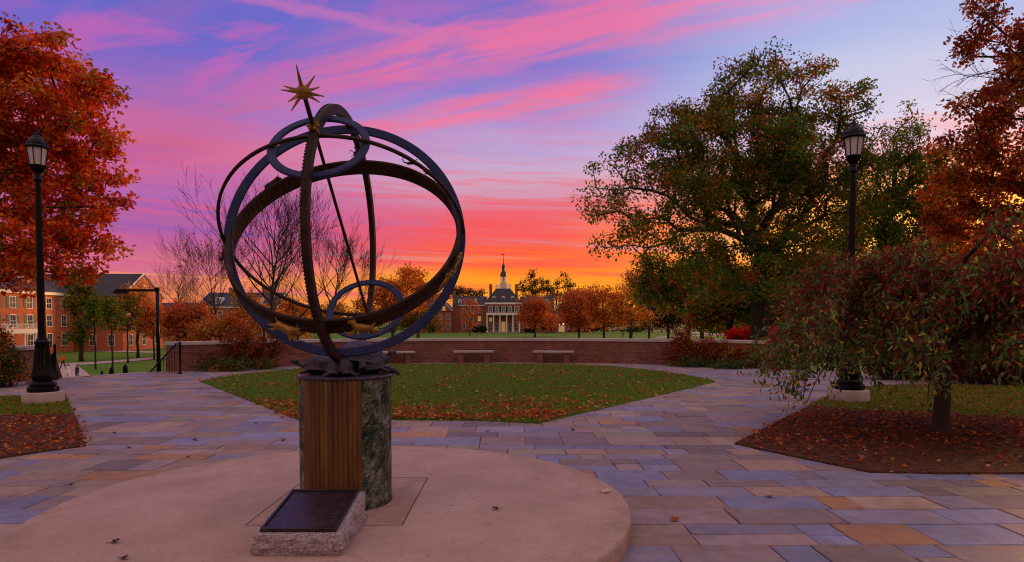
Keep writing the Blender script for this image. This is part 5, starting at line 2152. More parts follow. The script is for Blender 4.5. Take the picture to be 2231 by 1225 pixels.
# its neighbour to the right
tree("oak_tree", "dark green pointed tree between the big oak and the right red oak", [(1990, 255, 36, 40), (1965, 315, 66, 50), (1915, 400, 90, 60), (2010, 390, 66, 70), (1950, 480, 110, 60), (1880, 560, 110, 60), (2010, 580, 110, 70), (1925, 325, 56, 56), (2030, 330, 36, 46), (1900, 460, 80, 56), (2030, 470, 60, 56)],
     47, 1945, GREEN, [6, 4, 1.5, 1, .5], 430, 84, 0.85, 0.19, 0.42, 6, fork=7.0, rtip=0.022, seg=1.2)
# red oak at the right edge
ro = [(2150, 25, 52, 40), (2175, 95, 80, 50, 1), (2215, 170, 66, 50), (2160, 215, 60, 40, -1), (2110, 250, 38, 30, -1), (2190, 290, 90, 60), (2085, 330, 60, 40, -1), (2150, 385, 100, 55), (2060, 410, 56, 36, 1),
      (2230, 440, 110, 70), (2110, 480, 90, 45, 1), (2180, 560, 120, 60), (2320, 120, 110, 130), (2360, 320, 120, 150), (2380, 520, 120, 110)]
REDBROWN = [C(0.360, 0.054, 0.014), C(0.456, 0.102, 0.019), C(0.240, 0.036, 0.012), C(0.384, 0.144, 0.024), C(0.120, 0.108, 0.024)]
tree("red_oak", "tall red brown oak filling the right edge of the frame", ro, 27, 2400, REDBROWN, [5, 4, 4, 1.5, 1], 620, 80, 0.58, 0.165, 0.42, 8, fork=6.0, rtip=0.014, shape="lobe", seg=0.8, base_z=-0.2, aspect=.7)
_ro = [o for o in bpy.data.objects if o.name.startswith("red_oak")][0]
_rs = random.Random(4)
_g = Geo()
_st = P(2185, 160, 27)


def _tw(p, d, L, r_, lv):
    pts = [p]
    for _ in range(4):
        d = (d + Vector((_rs.gauss(0, .16), _rs.gauss(0, .16), _rs.gauss(.0, .14)))).normalized()
        pts.append(pts[-1] + d * L / 4)
    _g.tube(pts, [r_, r_ * .85, r_ * .7, r_ * .55, r_ * .4], 4, cap=False)
    if lv:
        for q in pts[1:]:
            nd = (d + Vector((_rs.gauss(0, .5), _rs.gauss(0, .5), _rs.gauss(0, .5)))).normalized()
            _tw(q, nd, L * .5, r_ * .55, lv - 1)


for _k in range(5):
    _tw(_st + Vector((0, 0, .25 * (_k - 2))), Vector((-1, _rs.uniform(-.3, .3), _rs.uniform(-.35, .35))).normalized(), 1.75, .022, 2)
_b = _g.build("bare_twigs", BARK_D, _ro)
_b.matrix_parent_inverse = _ro.matrix_world.inverted()
# red oak at the left edge
lo_ = [(42, 75, 40, 42), (10, 130, 80, 50), (135, 105, 40, 50), (110, 170, 90, 60, 1), (190, 175, 46, 46), (225, 235, 54, 50), (258, 290, 32, 28, -1), (60, 250, 120, 80), (190, 300, 70, 50), (90, 360, 130, 66, 1), (210, 380, 60, 36),
       (248, 425, 36, 26, -1), (120, 450, 120, 50), (232, 478, 44, 24), (60, 520, 130, 40, -1), (180, 530, 70, 30), (110, 585, 110, 24, -1), (60, 612, 60, 18, -1), (-120, 150, 130, 120), (-140, 350, 140, 150), (-120, 530, 130, 80)]
tree("red_oak", "fiery red orange oak filling the upper left corner above the lamp", lo_, 24, -170, REDS, [5, 4, 3.4, 1.8, 1.2], 860, 84, 0.50, 0.155, 0.40, 9, fork=5.5, rtip=0.012, shape="lobe", seg=0.8, base_z=-0.2, aspect=.72)

# campus trees behind and between the buildings
MID = [
    # name, label, lobes, Y, trunk px, palette, weights, n_end, per, clump, leaf, r0
    ("park_tree", "narrow dark green tree with an orange tinge in front of the left hall's corner", [(170, 650, 34, 34), (178, 615, 26, 24), (185, 690, 46, 36), (165, 725, 30, 20)], 88, 176, GREEN, [6, 4, 3, 1.5, .5], 90, 60, 1.0, .32, .28),
    ("young_tree", "small dark green young tree on a thin stem, left of the thick black pole group", [(208, 690, 22, 24), (206, 668, 16, 16)], 74, 206, GREEN, [6, 3, 1, .3, .2], 30, 55, .7, .26, .09),
    ("young_tree", "slim dark olive young tree above the middle bollard", [(243, 690, 24, 30), (244, 665, 18, 18)], 70, 243, GREEN, [5, 4, 2, 1, .3], 34, 55, .7, .26, .10),
    ("young_tree", "slender yellow green young tree left of the tall light pole", [(276, 690, 22, 30), (272, 660, 18, 20)], 84, 277, [C(.16, .14, .02), C(.30, .16, .02), C(.10, .10, .02)], [4, 3, 3], 34, 50, .8, .28, .10),
    ("park_tree", "orange tree in front of the gabled brick wing", [(300, 680, 34, 34), (292, 650, 26, 18), (315, 710, 26, 20)], 96, 299, ORNG, [2, 4, 2, 3, 3], 60, 45, 1.2, .36, .2),
    ("park_tree", "small rusty tree just behind the tall light pole", [(333, 705, 26, 24), (330, 680, 20, 16)], 92, 334, RUST, [4, 3, 3, 2], 36, 45, 1.1, .34, .12),
    ("maple_tree", "wide red orange tree left of the curved wall's end", [(400, 685, 50, 28), (375, 700, 40, 22), (430, 705, 40, 24), (400, 725, 50, 14)], 100, 402, RUST, [5, 3, 3, 1], 120, 50, 1.4, .38, .25),
    ("maple_tree", "dull orange tree behind the left shrub, nearest the classroom building", [(470, 715, 50, 20), (515, 710, 36, 24), (450, 735, 30, 10)], 84, 480, RUST, [4, 4, 2, 3], 90, 45, 1.2, .34, .2),
    ("maple_tree", "yellow orange low tree seen through the left side of the rings", [(560, 690, 44, 28), (600, 705, 36, 26), (545, 660, 26, 18)], 92, 575, ORNG, [3, 4, 2, 4, 3], 110, 40, 1.3, .36, .2),
    ("maple_tree", "bright orange small tree at the foot of the bare tree inside the rings", [(645, 690, 36, 26), (660, 715, 30, 18), (630, 665, 20, 16)], 98, 648, ORNG, [5, 4, 3, 1, .5], 90, 46, 1.3, .36, .18),
    ("maple_tree", "olive and orange tree between the meridian ring and the lower small ring", [(720, 690, 44, 26), (690, 712, 34, 20)], 120, 716, ORNG, [1, 2, 1, 4, 5], 80, 46, 1.6, .44, .2),
    ("maple_tree", "bright orange tree showing through the small lower ring", [(850, 640, 46, 34), (820, 665, 40, 26), (885, 612, 34, 26), (880, 665, 40, 30)], 135, 855, ORNG, [6, 3, 5, 1, .5], 170, 46, 1.7, .46, .3),
    ("maple_tree", "brown topped sparse tree between the rings and the hall", [(905, 620, 30, 26), (925, 645, 34, 28), (895, 600, 20, 14)], 150, 910, RUST, [4, 2, 4, 2], 90, 34, 1.6, .46, .25),
    ("maple_tree", "olive green and gold tree just left of the great hall", [(905, 695, 44, 24), (945, 702, 22, 20), (870, 700, 30, 20)], 160, 912, [C(.20, .15, .02), C(.30, .16, .02), C(.12, .10, .02), C(.36, .12, .02)], [4, 3, 3, 2], 100, 46, 1.8, .5, .3),
    ("young_tree", "thin russet tree in front of the hall's left wing", [(1024, 690, 17, 26), (1024, 665, 12, 12)], 215, 1024, RUST, [3, 2, 3, 1], 30, 26, 1.5, .5, .2),
    ("tall_tree", "loose brown crowned tree rising behind the hall right of the cupola", [(1150, 618, 16, 16), (1166, 600, 12, 12), (1175, 625, 18, 16), (1140, 632, 12, 10), (1150, 642, 18, 12), (1172, 643, 16, 12)], 320, 1160, [C(.09, .035, .015), C(.16, .06, .02)], [3, 2], 80, 26, 2.2, .75, .4),
    ("tall_tree", "two topped dark tree behind the hall, farther right than the loose brown one", [(1200, 622, 16, 16), (1225, 612, 12, 16), (1240, 625, 14, 12), (1188, 632, 10, 8), (1205, 643, 20, 12), (1236, 643, 18, 11)], 320, 1212, [C(.07, .05, .02), C(.12, .06, .02)], [3, 2], 80, 26, 2.0, .75, .4),
    ("tall_tree", "rounded dark treetop showing over the hall's left end", [(1010, 640, 26, 12), (985, 641, 20, 10), (1040, 643, 18, 9), (1000, 632, 10, 7)], 330, 1012, [C(.12, .07, .02), C(.2, .09, .02)], [3, 2], 60, 40, 2.4, .8, .4),
    ("maple_tree", "reddish brown tree hiding the hall's right wing beside the portico", [(1160, 682, 32, 26), (1150, 702, 24, 14), (1190, 698, 30, 20), (1178, 662, 24, 16)], 205, 1166, RUST, [5, 2, 5, 1], 130, 46, 2.2, .55, .3),
    ("maple_tree", "rust coloured round tree right of the hall's side door", [(1252, 672, 36, 28), (1270, 700, 36, 16), (1240, 702, 24, 10), (1266, 650, 28, 18)], 170, 1262, RUST, [5, 3, 5, 1], 160, 50, 2.0, .5, .3),
    ("maple_tree", "second rust coloured round tree, close left of the bright orange one", [(1314, 668, 44, 32), (1330, 698, 42, 18), (1300, 642, 30, 20)], 160, 1316, RUST, [5, 4, 4, 1], 160, 50, 1.9, .5, .3),
    ("maple_tree", "orange gold tree with bare upper twigs beside the big oak", [(1370, 690, 44, 18), (1405, 692, 26, 12), (1345, 670, 30, 20), (1372, 640, 26, 34), (1365, 610, 16, 14)], 112, 1374, ORNG, [5, 4, 3, 1, .5], 130, 26, 1.3, .36, .3),
    ("park_tree", "red brown and green tree filling the gap beside the right red oak", [(2050, 440, 60, 60), (2080, 520, 80, 56), (2020, 360, 34, 40), (1990, 520, 60, 60)], 52, 2060, REDBROWN, [3, 3, 2, 2, 4], 230, 46, .95, .25, .35),
    ("maple_tree", "dark russet tree between the bright orange tree and the dark oak limbs", [(1410, 650, 36, 34), (1430, 690, 40, 24), (1400, 620, 22, 18)], 140, 1415, RUST, [3, 1, 5, 1], 120, 50, 1.7, .45, .28),
    ("park_tree", "low dark green tree at the foot of the big oak, right of its trunk", [(1690, 700, 60, 30), (1650, 680, 40, 36), (1740, 690, 50, 34)], 66, 1690, GREEN, [6, 3, 1, 2, 1], 200, 56, 1.2, .32, .25),
    ("park_tree", "broad dark olive tree filling the gap beneath the oak's left limb", [(1470, 650, 60, 34), (1530, 600, 60, 36), (1590, 700, 60, 24)], 90, 1530, GREEN, [5, 3, 1.5, 2.5, 1], 220, 56, 1.5, .4, .3),
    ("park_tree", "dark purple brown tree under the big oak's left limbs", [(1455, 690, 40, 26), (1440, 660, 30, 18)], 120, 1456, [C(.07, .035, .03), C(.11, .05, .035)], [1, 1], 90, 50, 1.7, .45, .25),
    ("park_tree", "dark green low tree under the left half of the big oak", [(1500, 620, 70, 46), (1430, 600, 44, 34), (1410, 640, 34, 26), (1545, 670, 60, 40)], 70, 1500, GREEN, [5, 4, 2, 2.5, .6], 300, 56, 1.25, .34, .3),
    ("park_tree", "olive and rust drooping tree behind the right shrub", [(1560, 660, 60, 46), (1620, 640, 60, 50), (1520, 690, 34, 24)], 60, 1590, GREEN, [3, 4, 2, 4, 2], 260, 56, 1.2, .32, .3),
    ("park_tree", "dark green tree directly left of the right lamp post", [(1760, 600, 80, 60), (1700, 660, 80, 50), (1800, 670, 70, 50)], 58, 1750, GREEN, [6, 4, 1.4, 2, .8], 300, 56, 1.2, .32, .35),
    ("park_tree", "green tree with yellow light breaking through right of the right lamp post", [(1900, 640, 80, 56), (1960, 600, 70, 44), (2000, 680, 90, 44)], 62, 1930, GREEN, [5, 5, 3, 1.5, .6], 280, 44, 1.3, .32, .35),
    ("park_tree", "brown green tree low at the right edge behind the weeping tree", [(2120, 620, 90, 60), (2200, 660, 90, 60), (2060, 660, 60, 50)], 44, 2140, REDBROWN, [3, 3, 3, 2, 3], 280, 50, 1.0, .26, .35),
]
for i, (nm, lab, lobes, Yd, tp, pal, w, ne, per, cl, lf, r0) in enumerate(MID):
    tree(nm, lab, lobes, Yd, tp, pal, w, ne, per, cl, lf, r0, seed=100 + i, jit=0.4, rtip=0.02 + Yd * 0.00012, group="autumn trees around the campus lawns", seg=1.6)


# the far-off wood that closes the view
def far_wood(name, x0, x1, ytop, Yd, pal, n_end, seed):
    rs = np.random.default_rng(seed)
    a, b = P(x0, 700, Yd), P(x1, 700, Yd)
    gz = ground_z(0, Yd)
    xs = a.x + (b.x - a.x) * rs.random(n_end)
    zt = P(0, ytop, Yd).z
    hh = (zt - gz) * (0.72 + 0.28 * np.sin(xs * 0.11) * np.sin(xs * 0.047 + 2))
    E_ = np.column_stack([xs, Yd + rs.normal(size=n_end) * 6, gz + hh * rs.random(n_end) ** 0.7])
    o = foliage(list(E_), 34, 3.0, .95, pal, [1] * len(pal), name, None, seed=seed, flat=.7, jit=0.4)
    tag(o, "far-off belt of autumn trees closing the view", "wood", kind="stuff")


far_wood("distant_wood", 1235, 2300, 668, 350, [C(.10, .05, .02), C(.16, .06, .02), C(.06, .05, .02)], 620, 301)
far_wood("distant_wood", 560, 960, 668, 350, [C(.14, .08, .02), C(.20, .08, .02), C(.08, .07, .02)], 300, 302)
far_wood("distant_wood", -900, 420, 655, 330, [C(.14, .06, .02), C(.20, .08, .02), C(.08, .06, .02)], 420, 303)


# bare trees: recursive fans of twigs
def bare_tree(label, trunk_px, Yd, top_py, spread, seed, r0, first=0.26, levels=6, lean=0.0, leafy=0, fan=1.0):
    rs = random.Random(seed)
    bx = P(trunk_px, 700, Yd).x
    bz = ground_z(bx, Yd)
    Hh = P(trunk_px, top_py, Yd).z - bz
    g = Geo()
    tips = []

    def br(p, d, L, r, lv):
        n = 4 if lv > 1 else 3
        pts = [p]
        q = p
        dd = d.copy()
        for i in range(n):
            dd = (dd + Vector((rs.gauss(0, .09), rs.gauss(0, .09), rs.gauss(0.03, .06) + 0.03))).normalized()
            q = q + dd * (L / n)
            pts.append(q)
        r1 = max(r * 0.62, 0.010)
        rr = [r + (r1 - r) * i / n for i in range(n + 1)]
        g.tube(pts, rr, 7 if r > .12 else (4 if r > 0.03 else 3), cap=False)
        if lv == 0:
            tips.append((pts[-1], dd))
            return
        # side shoots along the limb, then a fork at its end
        k = 2 if lv > 3 else 3
        for j in range(k):
            f = rs.uniform(0.35, 1.0) if j else 1.0
            i0 = min(int(f * n), n)
            pp = pts[i0]
            ang = rs.uniform(.28, .75) * fan if j else rs.uniform(.05, .3)
            ax = dd.orthogonal().normalized()
            ax.rotate(Matrix.Rotation(rs.uniform(0, 2 * PI), 3, dd))
            nd = dd.copy()
            nd.rotate(Matrix.Rotation(ang, 3, ax))
            nd = (nd + Vector((0, 0, 0.10))).normalized()
            br(pp, nd, L * rs.uniform(.62, .86), max(0.014, rr[i0] * (0.80 if j == 0 else rs.uniform(.5, .72))), lv - 1)
    base = Vector((bx, Yd, bz - .2))
    tl = Hh * first
    top = base + Vector((lean, 0, tl))
    g.tube([base, base + (top - base) * .1, base + (top - base) * .5, top], [r0 * 1.3, r0, r0 * .92, r0 * .85], 10)
    path = [top]
    dl = Vector((lean * .04, 0, 1)).normalized()
    for _ in range(9):
        dl = (dl + Vector((rs.gauss(0, .07), rs.gauss(0, .07), .05))).normalized()
        path.append(path[-1] + dl * Hh * .062)
    g.tube(path, [r0 * .85 * (1 - i_ / 10.5) for i_ in range(10)], 8, cap=False)
    nl = 20
    for i in range(nl):
        f = (i / (nl - 1)) ** 0.85
        k_ = f * 8.6
        pp = path[int(k_)].lerp(path[min(9, int(k_) + 1)], k_ % 1) if i > 1 else base + (top - base) * rs.uniform(.8, 1)
        a = i * 2.4 + rs.uniform(-.4, .4)
        tilt = (rs.uniform(.75, 1.05) - .35 * f) * min(1.15, spread)
        d = Vector((math.cos(a) * math.sin(tilt), math.sin(a) * math.sin(tilt), math.cos(tilt)))
        br(pp, d, Hh * (.31 - .17 * f) * rs.uniform(.9, 1.12), r0 * (.42 - .2 * f), levels - (1 if f < .6 else 2))
    br(path[-1], dl, Hh * .10, r0 * .12, levels - 3)
    t = empty("bare_tree", (bx, Yd, bz), 0, label, "tree", "leafless trees behind the wall")
    g.build("branches", BARK_D, t)
    if leafy:
        E_ = [np.array(p) for p, d in rs.sample(tips, min(leafy, len(tips)))]
        foliage(E_, 5, .5, .3, RUST, [1, 1, 1, 1], "last_leaves", t, seed=seed)
    loc_parent(t)


bare_tree("tall leafless tree with a straight trunk framed by the left half of the rings", 592, 70, 432, 1.3, 3, 0.30, levels=6)
bare_tree("leafless tree with slanting limbs just right of the meridian ring's front limb", 678, 84, 520, 1.25, 8, 0.22, levels=6, lean=2.0)
bare_tree("leafless tree with outspread twigs left of the rings", 512, 90, 540, 1.1, 14, 0.16, levels=6, lean=-2.5, leafy=60)
bare_tree("low leafless tree standing right of the gabled wing", 385, 112, 595, 1.3, 21, 0.2, levels=5)

# ------------------------------------------------------------------ weeping tree
def weeping():
    rs = random.Random(5)
    rn = np.random.default_rng(5)
    b = G(2048, 945)
    t = empty("weeping_cherry", b, 0, "small weeping tree with drooping green, yellow and dark red leaves in the right bed", "tree")
    top = Vector((0.02, 0.05, 1.55))
    g = Geo()
    g.lathe([(0.20, -0.05), (0.145, 0.05), (0.118, 0.18), (0.104, 0.6), (0.104, 1.0), (0.125, 1.25), (0.15, 1.42), (0.11, 1.6)], 20)
    for v_i in range(len(g.v)):
        x, y, z = g.v[v_i]
        nn = mnoise.noise(Vector((x * 9, y * 9, z * 3))) * 0.022
        g.v[v_i] = (x * (1 + nn * 6) + 0.03 * math.sin(z * 3), y * (1 + nn * 6), z)
    pts_all, dir_all = [], []

    def arc(p0, az, reach, rise, drop, r, lv):
        n = 12
        pts = []
        a = az
        q = Vector(p0)
        for i in range(n + 1):
            f = i / n
            rad_ = reach * f ** 0.9
            z = 0.05 + p0[2] + rise * math.sin(min(1, f * 1.25) * PI / 2) * (1 - max(0, f - .5) ** 2 * 1.2) - drop * max(0, f - .42) ** 1.7 * 2.4
            a += rs.gauss(0, .07)
            q = Vector((p0[0] + rad_ * math.cos(az) + (a - az) * rad_ * -.5 * math.sin(az), p0[1] + rad_ * math.sin(az) + (a - az) * rad_ * .5 * math.cos(az), max(z, (0.46 if math.cos(az) < -0.2 else 0.78) + rs.uniform(0, .45))))
            pts.append(q)
        rr = [r * (1 - .86 * i / n) for i in range(n + 1)]
        g.tube(pts, rr, 6 if r > .02 else 3, cap=False)
        for i in range(2 if lv else 4, n):
            m = 3
            for _ in range(m):
                f = rs.random()
                pts_all.append(pts[i].lerp(pts[i + 1], f))
                dir_all.append((pts[i + 1] - pts[i]).normalized())
        return pts
    for k in range(66):
        az = rs.uniform(0, 2 * PI)
        reach = rs.uniform(1.2, 2.5) * (1.03 if math.cos(az) < 0 else 1.0)
        rise = rs.uniform(.5, 1.40)
        p0 = Vector((0.05 * math.cos(az), 0.05 * math.sin(az), rs.uniform(1.2, 1.62)))
        pts = arc(p0, az, reach, rise, rs.uniform(1.0, 1.9), rs.uniform(.022, .045), 0)
        for j in range(rs.randint(11, 16)):
            i0 = rs.randint(2, 11)
            a2_ = az + rs.uniform(-1.0, 1.0)
            arc(pts[i0], a2_, rs.uniform(.25, .7), rs.uniform(.0, .2), rs.uniform(.2, .7), .008, 1)
    br = g.build("trunk", mat("cherry_bark", (0.030, 0.014, 0.012, 1), 0.85, col2=(0.075, 0.034, 0.028, 1), vscale=14, bump=0.7, bscale=30), t, smooth=True)
    A = np.array([tuple(p) for p in pts_all])
    D = np.array([tuple(d) for d in dir_all])
    A = np.repeat(A, 2, axis=0)
    D = np.repeat(D, 2, axis=0)
    n = len(A)
    c = A + rn.normal(size=(n, 3)) * 0.06
    d = D * 0.35 + rn.normal(size=(n, 3)) * 0.62 + np.array([0, 0, -0.55])
    L = 0.088 * (0.55 + 0.75 * rn.random(n))
    v, k = leaf_verts(c, d, rn.normal(size=(n, 3)) + D, L, L * 0.36, "lance")
    pal = [C(.085, .150, .040), C(.15, .22, .06), C(.46, .40, .06), C(.20, .028, .022), C(.30, .045, .026), C(.36, .14, .04)]
    h_ = np.clip((c[:, 2] - 1.0) / 1.2, 0, 1)
    wl = np.array([5, 4, 1.3, .9, .6, .6]); wh = np.array([2.2, 1.8, .7, 4.0, 3.0, .8])
    P1 = pick_cols(n, pal, wl, .3); P2 = pick_cols(n, pal, wh, .3)
    cols = np.where((rn.random(n) < h_)[:, None], P2, P1)
    fast_mesh("leaves", v, n, k, cols, LEAF, t)
    print("cherry leaves", n)


weeping()


# ------------------------------------------------------------------ shrubs
def shrub(name, label, boxes, palette, weights, n, leaf, seed, stems=40, droop=0.0, group=None, r=0.012):
    """boxes: world ellipsoids (x,y,z,rx,ry,rz)"""
    rs = np.random.default_rng(seed)
    cx_, cy_ = np.mean([b[0] for b in boxes]), np.mean([b[1] for b in boxes])
    gz = 0.0
    t = empty(name, (cx_, cy_, gz), 0, label, "shrub", group)
    ends = []
    w = np.array([b[3] * b[4] * b[5] for b in boxes]); w = w / w.sum()
    for b, ww in zip(boxes, w):
        k = max(5, int(stems * ww))
        d = unit(rs.normal(size=(k, 3)))
        ends.append(np.array(b[:3]) + d * (rs.random((k, 1)) ** 0.45) * np.array(b[3:6]))
    E_ = np.vstack(ends)
    E_[:, 2] = np.maximum(E_[:, 2], 0.06)
    g = Geo()
    for e in E_:
        bx = cx_ + (e[0] - cx_) * 0.72
        by = cy_ + (e[1] - cy_) * 0.6
        mid = Vector(((bx * .35 + e[0] * .65), (by * .35 + e[1] * .65), e[2] * .55))
        g.tube([(bx, by, -0.03), mid, tuple(e)], [r, r * .7, r * .25], 3, cap=False)
    g.tube([(E_[:, 0].min() * .7 + cx_ * .3, cy_, -0.02), (cx_, cy_, 0.0), (E_[:, 0].max() * .7 + cx_ * .3, cy_, -0.02)], .03, 4)
    g.build("stems", BARK_D, t)
    per = max(3, n // len(E_))
    foliage(list(E_), per, 0.26, leaf, palette, weights, "foliage", t, seed=seed, droop=droop, flat=1.0, shape="kite")
    loc_parent(t)
    return t


def wshr(px, py0, py1, hw, dz=0.0, dyo=0.0):
    """ellipsoid from picture box of a plant standing on the plaza: foot row py1, top row py0"""
    b = G(px, py1)
    Y = b.y + dyo
    top = P(px, py0, Y).z
    return (P(px, py1, Y).x, Y, top * .52, hw * Y / F, hw * Y / F * .7, top * .52)


SH = [C(.34, .08, .025), C(.24, .05, .02), C(.42, .15, .03), C(.12, .08, .02), C(.16, .028, .018)]
shrub("autumn_shrub", "low rust red shrub in front of the left end of the curved wall", [wshr(480, 742, 803, 40), wshr(535, 712, 803, 52), wshr(590, 735, 800, 36), wshr(455, 765, 806, 26)], SH, [4, 5, 2, 2, 4], 7000, .085, 61, 90)
shrub("autumn_shrub", "rust and orange shrub in front of the right end of the curved wall", [wshr(1490, 728, 797, 42), wshr(1560, 742, 799, 46), wshr(1610, 752, 801, 34), wshr(1470, 765, 795, 22)], SH, [4, 4, 4, 2, 2], 7000, .085, 62, 90)
shrub("low_green_shrub", "green and orange ground hugging plants at the foot of the left rust shrub", [wshr(500, 790, 808, 60), wshr(580, 788, 804, 40), wshr(440, 790, 810, 18)], [C(.05, .10, .03), C(.10, .13, .03), C(.40, .12, .03)], [4, 3, 2], 3000, .07, 63, 60)
shrub("low_green_shrub", "green leafy edging plants at the foot of the right rust shrub", [wshr(1500, 785, 799, 50), wshr(1590, 788, 803, 50)], [C(.05, .11, .04), C(.10, .13, .03), C(.40, .12, .03)], [5, 3, 1], 3000, .07, 64, 60)
shrub("low_green_shrub", "olive bush right of the curved wall end, behind the hanging branches", [wshr(1665, 748, 802, 32), wshr(1715, 755, 804, 34)], GREEN, [4, 4, 3, 1, .3], 4000, .075, 65, 60)
shrub("hedge_bush", "dark bush with yellow and orange leaves at the left frame edge by the short wall", [wshr(12, 735, 842, 36), wshr(-40, 700, 846, 60), wshr(30, 768, 840, 22)], [C(.05, .055, .015), C(.36, .22, .03), C(.40, .10, .02), C(.09, .09, .02)], [4, 2, 2.4, 3], 6500, .085, 66, 90)
DR_ = [C(.13, .020, .018), C(.18, .03, .02), C(.08, .016, .014), C(.10, .06, .02)]
shrub("dark_red_shrub", "large dark burgundy shrub behind the weeping tree at the right edge", [wshr(2130, 660, 838, 80), wshr(2240, 640, 840, 90), wshr(2350, 630, 842, 90), wshr(2060, 710, 836, 46)], DR_, [4, 3, 4, 1], 15000, .095, 67, 190)
shrub("dark_red_shrub", "dark reddish shrub between the right lamp and the weeping tree's trunk", [wshr(1990, 705, 828, 50), wshr(1920, 720, 826, 40)], DR_, [4, 2, 4, 2], 7000, .09, 68, 110)


# bright red hedges beyond the wall, right
def far_hedge(label, px0, px1, py, Yd, h, pal, w, n, seed, name="red_hedge", leaf=.18):
    rs = np.random.default_rng(seed)
    a, b = P(px0, py, Yd), P(px1, py, Yd)
    gz = ground_z((a.x + b.x) / 2, Yd)
    t = empty(name, ((a.x + b.x) / 2, Yd, gz), 0, label, "hedge")
    ne = 60
    E_ = np.column_stack([a.x + (b.x - a.x) * rs.random(ne), Yd + rs.normal(size=ne) * .4, a.z - h * rs.random(ne)])
    g = Geo()
    for e in E_:
        g.tube([((a.x + b.x) / 2 + (e[0] - (a.x + b.x) / 2) * .8, Yd, gz - .1), tuple(e)], [.03, .012], 3, cap=False)
    g.build("stems", BARK_D, t)
    foliage(list(E_), n // ne, .8, leaf, pal, w, "foliage", t, seed=seed, flat=.6)
    loc_parent(t)


BR_ = [C(.75, .020, .012), C(.60, .03, .015), C(.45, .012, .01)]
far_hedge("bright scarlet hedge left of the weeping tree beyond the curved wall", 1590, 1650, 722, 52, .5, BR_, [4, 2, 2], 4200, 71)
far_hedge("bright scarlet hedge showing through the weeping tree's left branches", 1680, 1860, 718, 50, .7, BR_, [4, 2, 2], 9000, 72)
far_hedge("bright scarlet hedge right of the lamp behind the weeping tree", 1920, 2110, 722, 46, .8, BR_, [4, 2, 2], 9000, 73)
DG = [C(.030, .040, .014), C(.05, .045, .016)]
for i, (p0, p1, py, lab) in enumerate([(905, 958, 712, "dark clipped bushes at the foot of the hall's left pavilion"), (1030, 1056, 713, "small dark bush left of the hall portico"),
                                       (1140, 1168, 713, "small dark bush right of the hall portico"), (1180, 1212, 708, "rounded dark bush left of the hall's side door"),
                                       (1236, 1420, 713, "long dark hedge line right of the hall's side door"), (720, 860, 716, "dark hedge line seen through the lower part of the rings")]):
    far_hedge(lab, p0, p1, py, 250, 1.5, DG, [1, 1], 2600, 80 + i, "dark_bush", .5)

# ------------------------------------------------------------------ people
SKIN = mat("skin", (0.45, 0.24, 0.17, 1), 0.6)
HAIRM = mat("hair", (0.02, 0.013, 0.010, 1), 0.7)


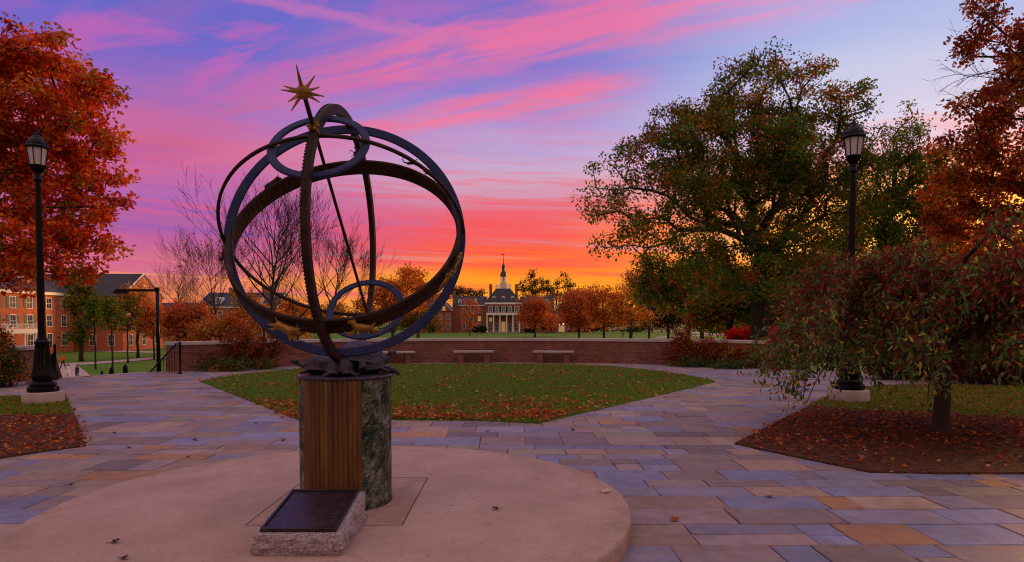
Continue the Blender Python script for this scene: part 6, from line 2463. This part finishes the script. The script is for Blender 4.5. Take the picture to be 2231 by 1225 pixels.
def person(px, ytop, Yd, label, top_c, leg_c, facing, stride=0.12, arms="swing", hgt=1.75, hair_long=False, skirt=False):
    p = P(px, ytop, Yd)
    gz = ground_z(p.x, Yd)
    k = hgt / 1.75
    root = empty("person", (p.x, Yd, p.z - hgt), facing, label, "person", "people walking on the lower path")
    # body as one continuous surface (limb capsules fused)
    hip = 0.92
    body = [((0, 0, .98), .13, (0, 0, 1.22), .115), ((0, 0, 1.22), .115, (0, 0, 1.38), .13), ((-.13, 0, 1.40), .06, (.13, 0, 1.40), .06), ((0, 0, 1.42), .055, (0, -.01, 1.54), .052),
            ((0, -.01, 1.60), .088, (0, -.015, 1.66), .085), ((0, -.075, 1.595), .03, (0, -.085, 1.58), .02), ((-.085, 0, 1.62), .018, (.085, 0, 1.62), .018)]
    legs, arms_ = [], []
    for s, ph in ((-1, 1), (1, -1)):
        k1 = (s * .10, ph * -stride * .8, .50)
        an = (s * .10, ph * -stride * 1.6 + (0.10 if ph < 0 else 0), .09)
        legs += [((s * .09, 0, .92), .085, k1, .06), (k1, .06, an, .042), (an, .042, (an[0], an[1] - .13, .04), .035)]
        if arms == "swing":
            el, ha = (s * .22, ph * .10, 1.14), (s * .22, ph * .10 - .10, .90)
        else:
            el, ha = (s * .24, .04, 1.12), (s * .08, -.16, 1.08)
        arms_ += [((s * .18, 0, 1.38), .05, el, .042), (el, .04, ha, .03), (ha, .03, (ha[0] * .98, ha[1] - .02, ha[2] - .07), .026)]
        for f in range(4):
            arms_.append(((ha[0] + (f - 1.5) * .013, ha[1] - .02, ha[2] - .07), .009, (ha[0] + (f - 1.5) * .015, ha[1] - .035, ha[2] - .145 + abs(f - 1.4) * .01), .007))
        arms_.append(((ha[0] - s * .01, ha[1] - .035, ha[2] - .03), .010, (ha[0] - s * .02, ha[1] - .07, ha[2] - .085), .008))

    def mk(links, nm, m, grow_=0.0, vox=.016):
        g = Geo()
        for a, r_, b, r2 in links:
            g.cone_link(tuple(q * k for q in a), (r_ + grow_) * k, tuple(q * k for q in b), (r2 + grow_) * k, 10)
        return remeshed(g, nm, m, root, vox, 2)
    mk(body + legs + arms_, "body", SKIN)
    up_ = [l for l in body[:3]]
    sl = [arms_[i] for i in range(len(arms_)) if arms_[i][1] >= .04 or (arms_[i][1] == .04)]
    mk(up_ + sl + [((0, 0, .96), .14, (0, 0, 1.05), .13)], "jacket", mat("jacket", top_c, .8, var=.15), .022)
    lg = [l for l in legs if l[1] > .045]
    if skirt:
        g = Geo(); g.lathe([(.26, .50), (.23, .7), (.17, .98), (.13, 1.04)], 20); g.build("skirt", mat("skirt", leg_c, .8), root, smooth=True)
    else:
        mk(lg + [((-.06, 0, .93), .11, (.06, 0, .93), .11)], "trousers", mat("trousers", leg_c, .85, var=.15), .02)
    hl = [((0, .02, 1.63), .095, (0, .015, 1.69), .088)]
    if hair_long:
        hl += [((0, .06, 1.62), .08, (0, .09, 1.44), .06)]
    mk(hl, "hair", HAIRM, 0, .014)
    mk([((s * .10, ph * -stride * 1.6 + (0.10 if ph < 0 else 0) + .02, .045), .042, (s * .10, ph * -stride * 1.6 + (0.10 if ph < 0 else 0) - .15, .035), .036) for s, ph in ((-1, 1), (1, -1))], "shoes", mat("shoes", (.03, .03, .035, 1), .6), .004)
    return root


person(168, 796.5, 55, "person in a black jacket and pale blue jeans walking up towards the stairs", (.012, .012, .018, 1), (.22, .26, .40, 1), R(-30), .14)
person(147.5, 797.5, 57, "long haired person in white clothes walking beside the one in black", (.70, .64, .66, 1), (.66, .60, .62, 1), R(-25), .12, hair_long=True, hgt=1.65)
person(136.5, 773, 73, "person in a bright orange top and dark trousers farther back on the path", (.90, .10, .012, 1), (.05, .035, .04, 1), R(-20), .13, arms="front")
pz = Gt(1357, 736)
person(1357, 724.5, 200, "tiny dark clothed person far off on the big lawn near the bright orange tree", (.02, .02, .03, 1), (.02, .02, .03, 1), R(60), .18)
# feet on the ground
bpy.context.view_layer.update()
for o in list(bpy.data.objects):
    if o.get("category") == "person":
        o.location.z = ground_z(o.location.x, o.location.y) + 0.06
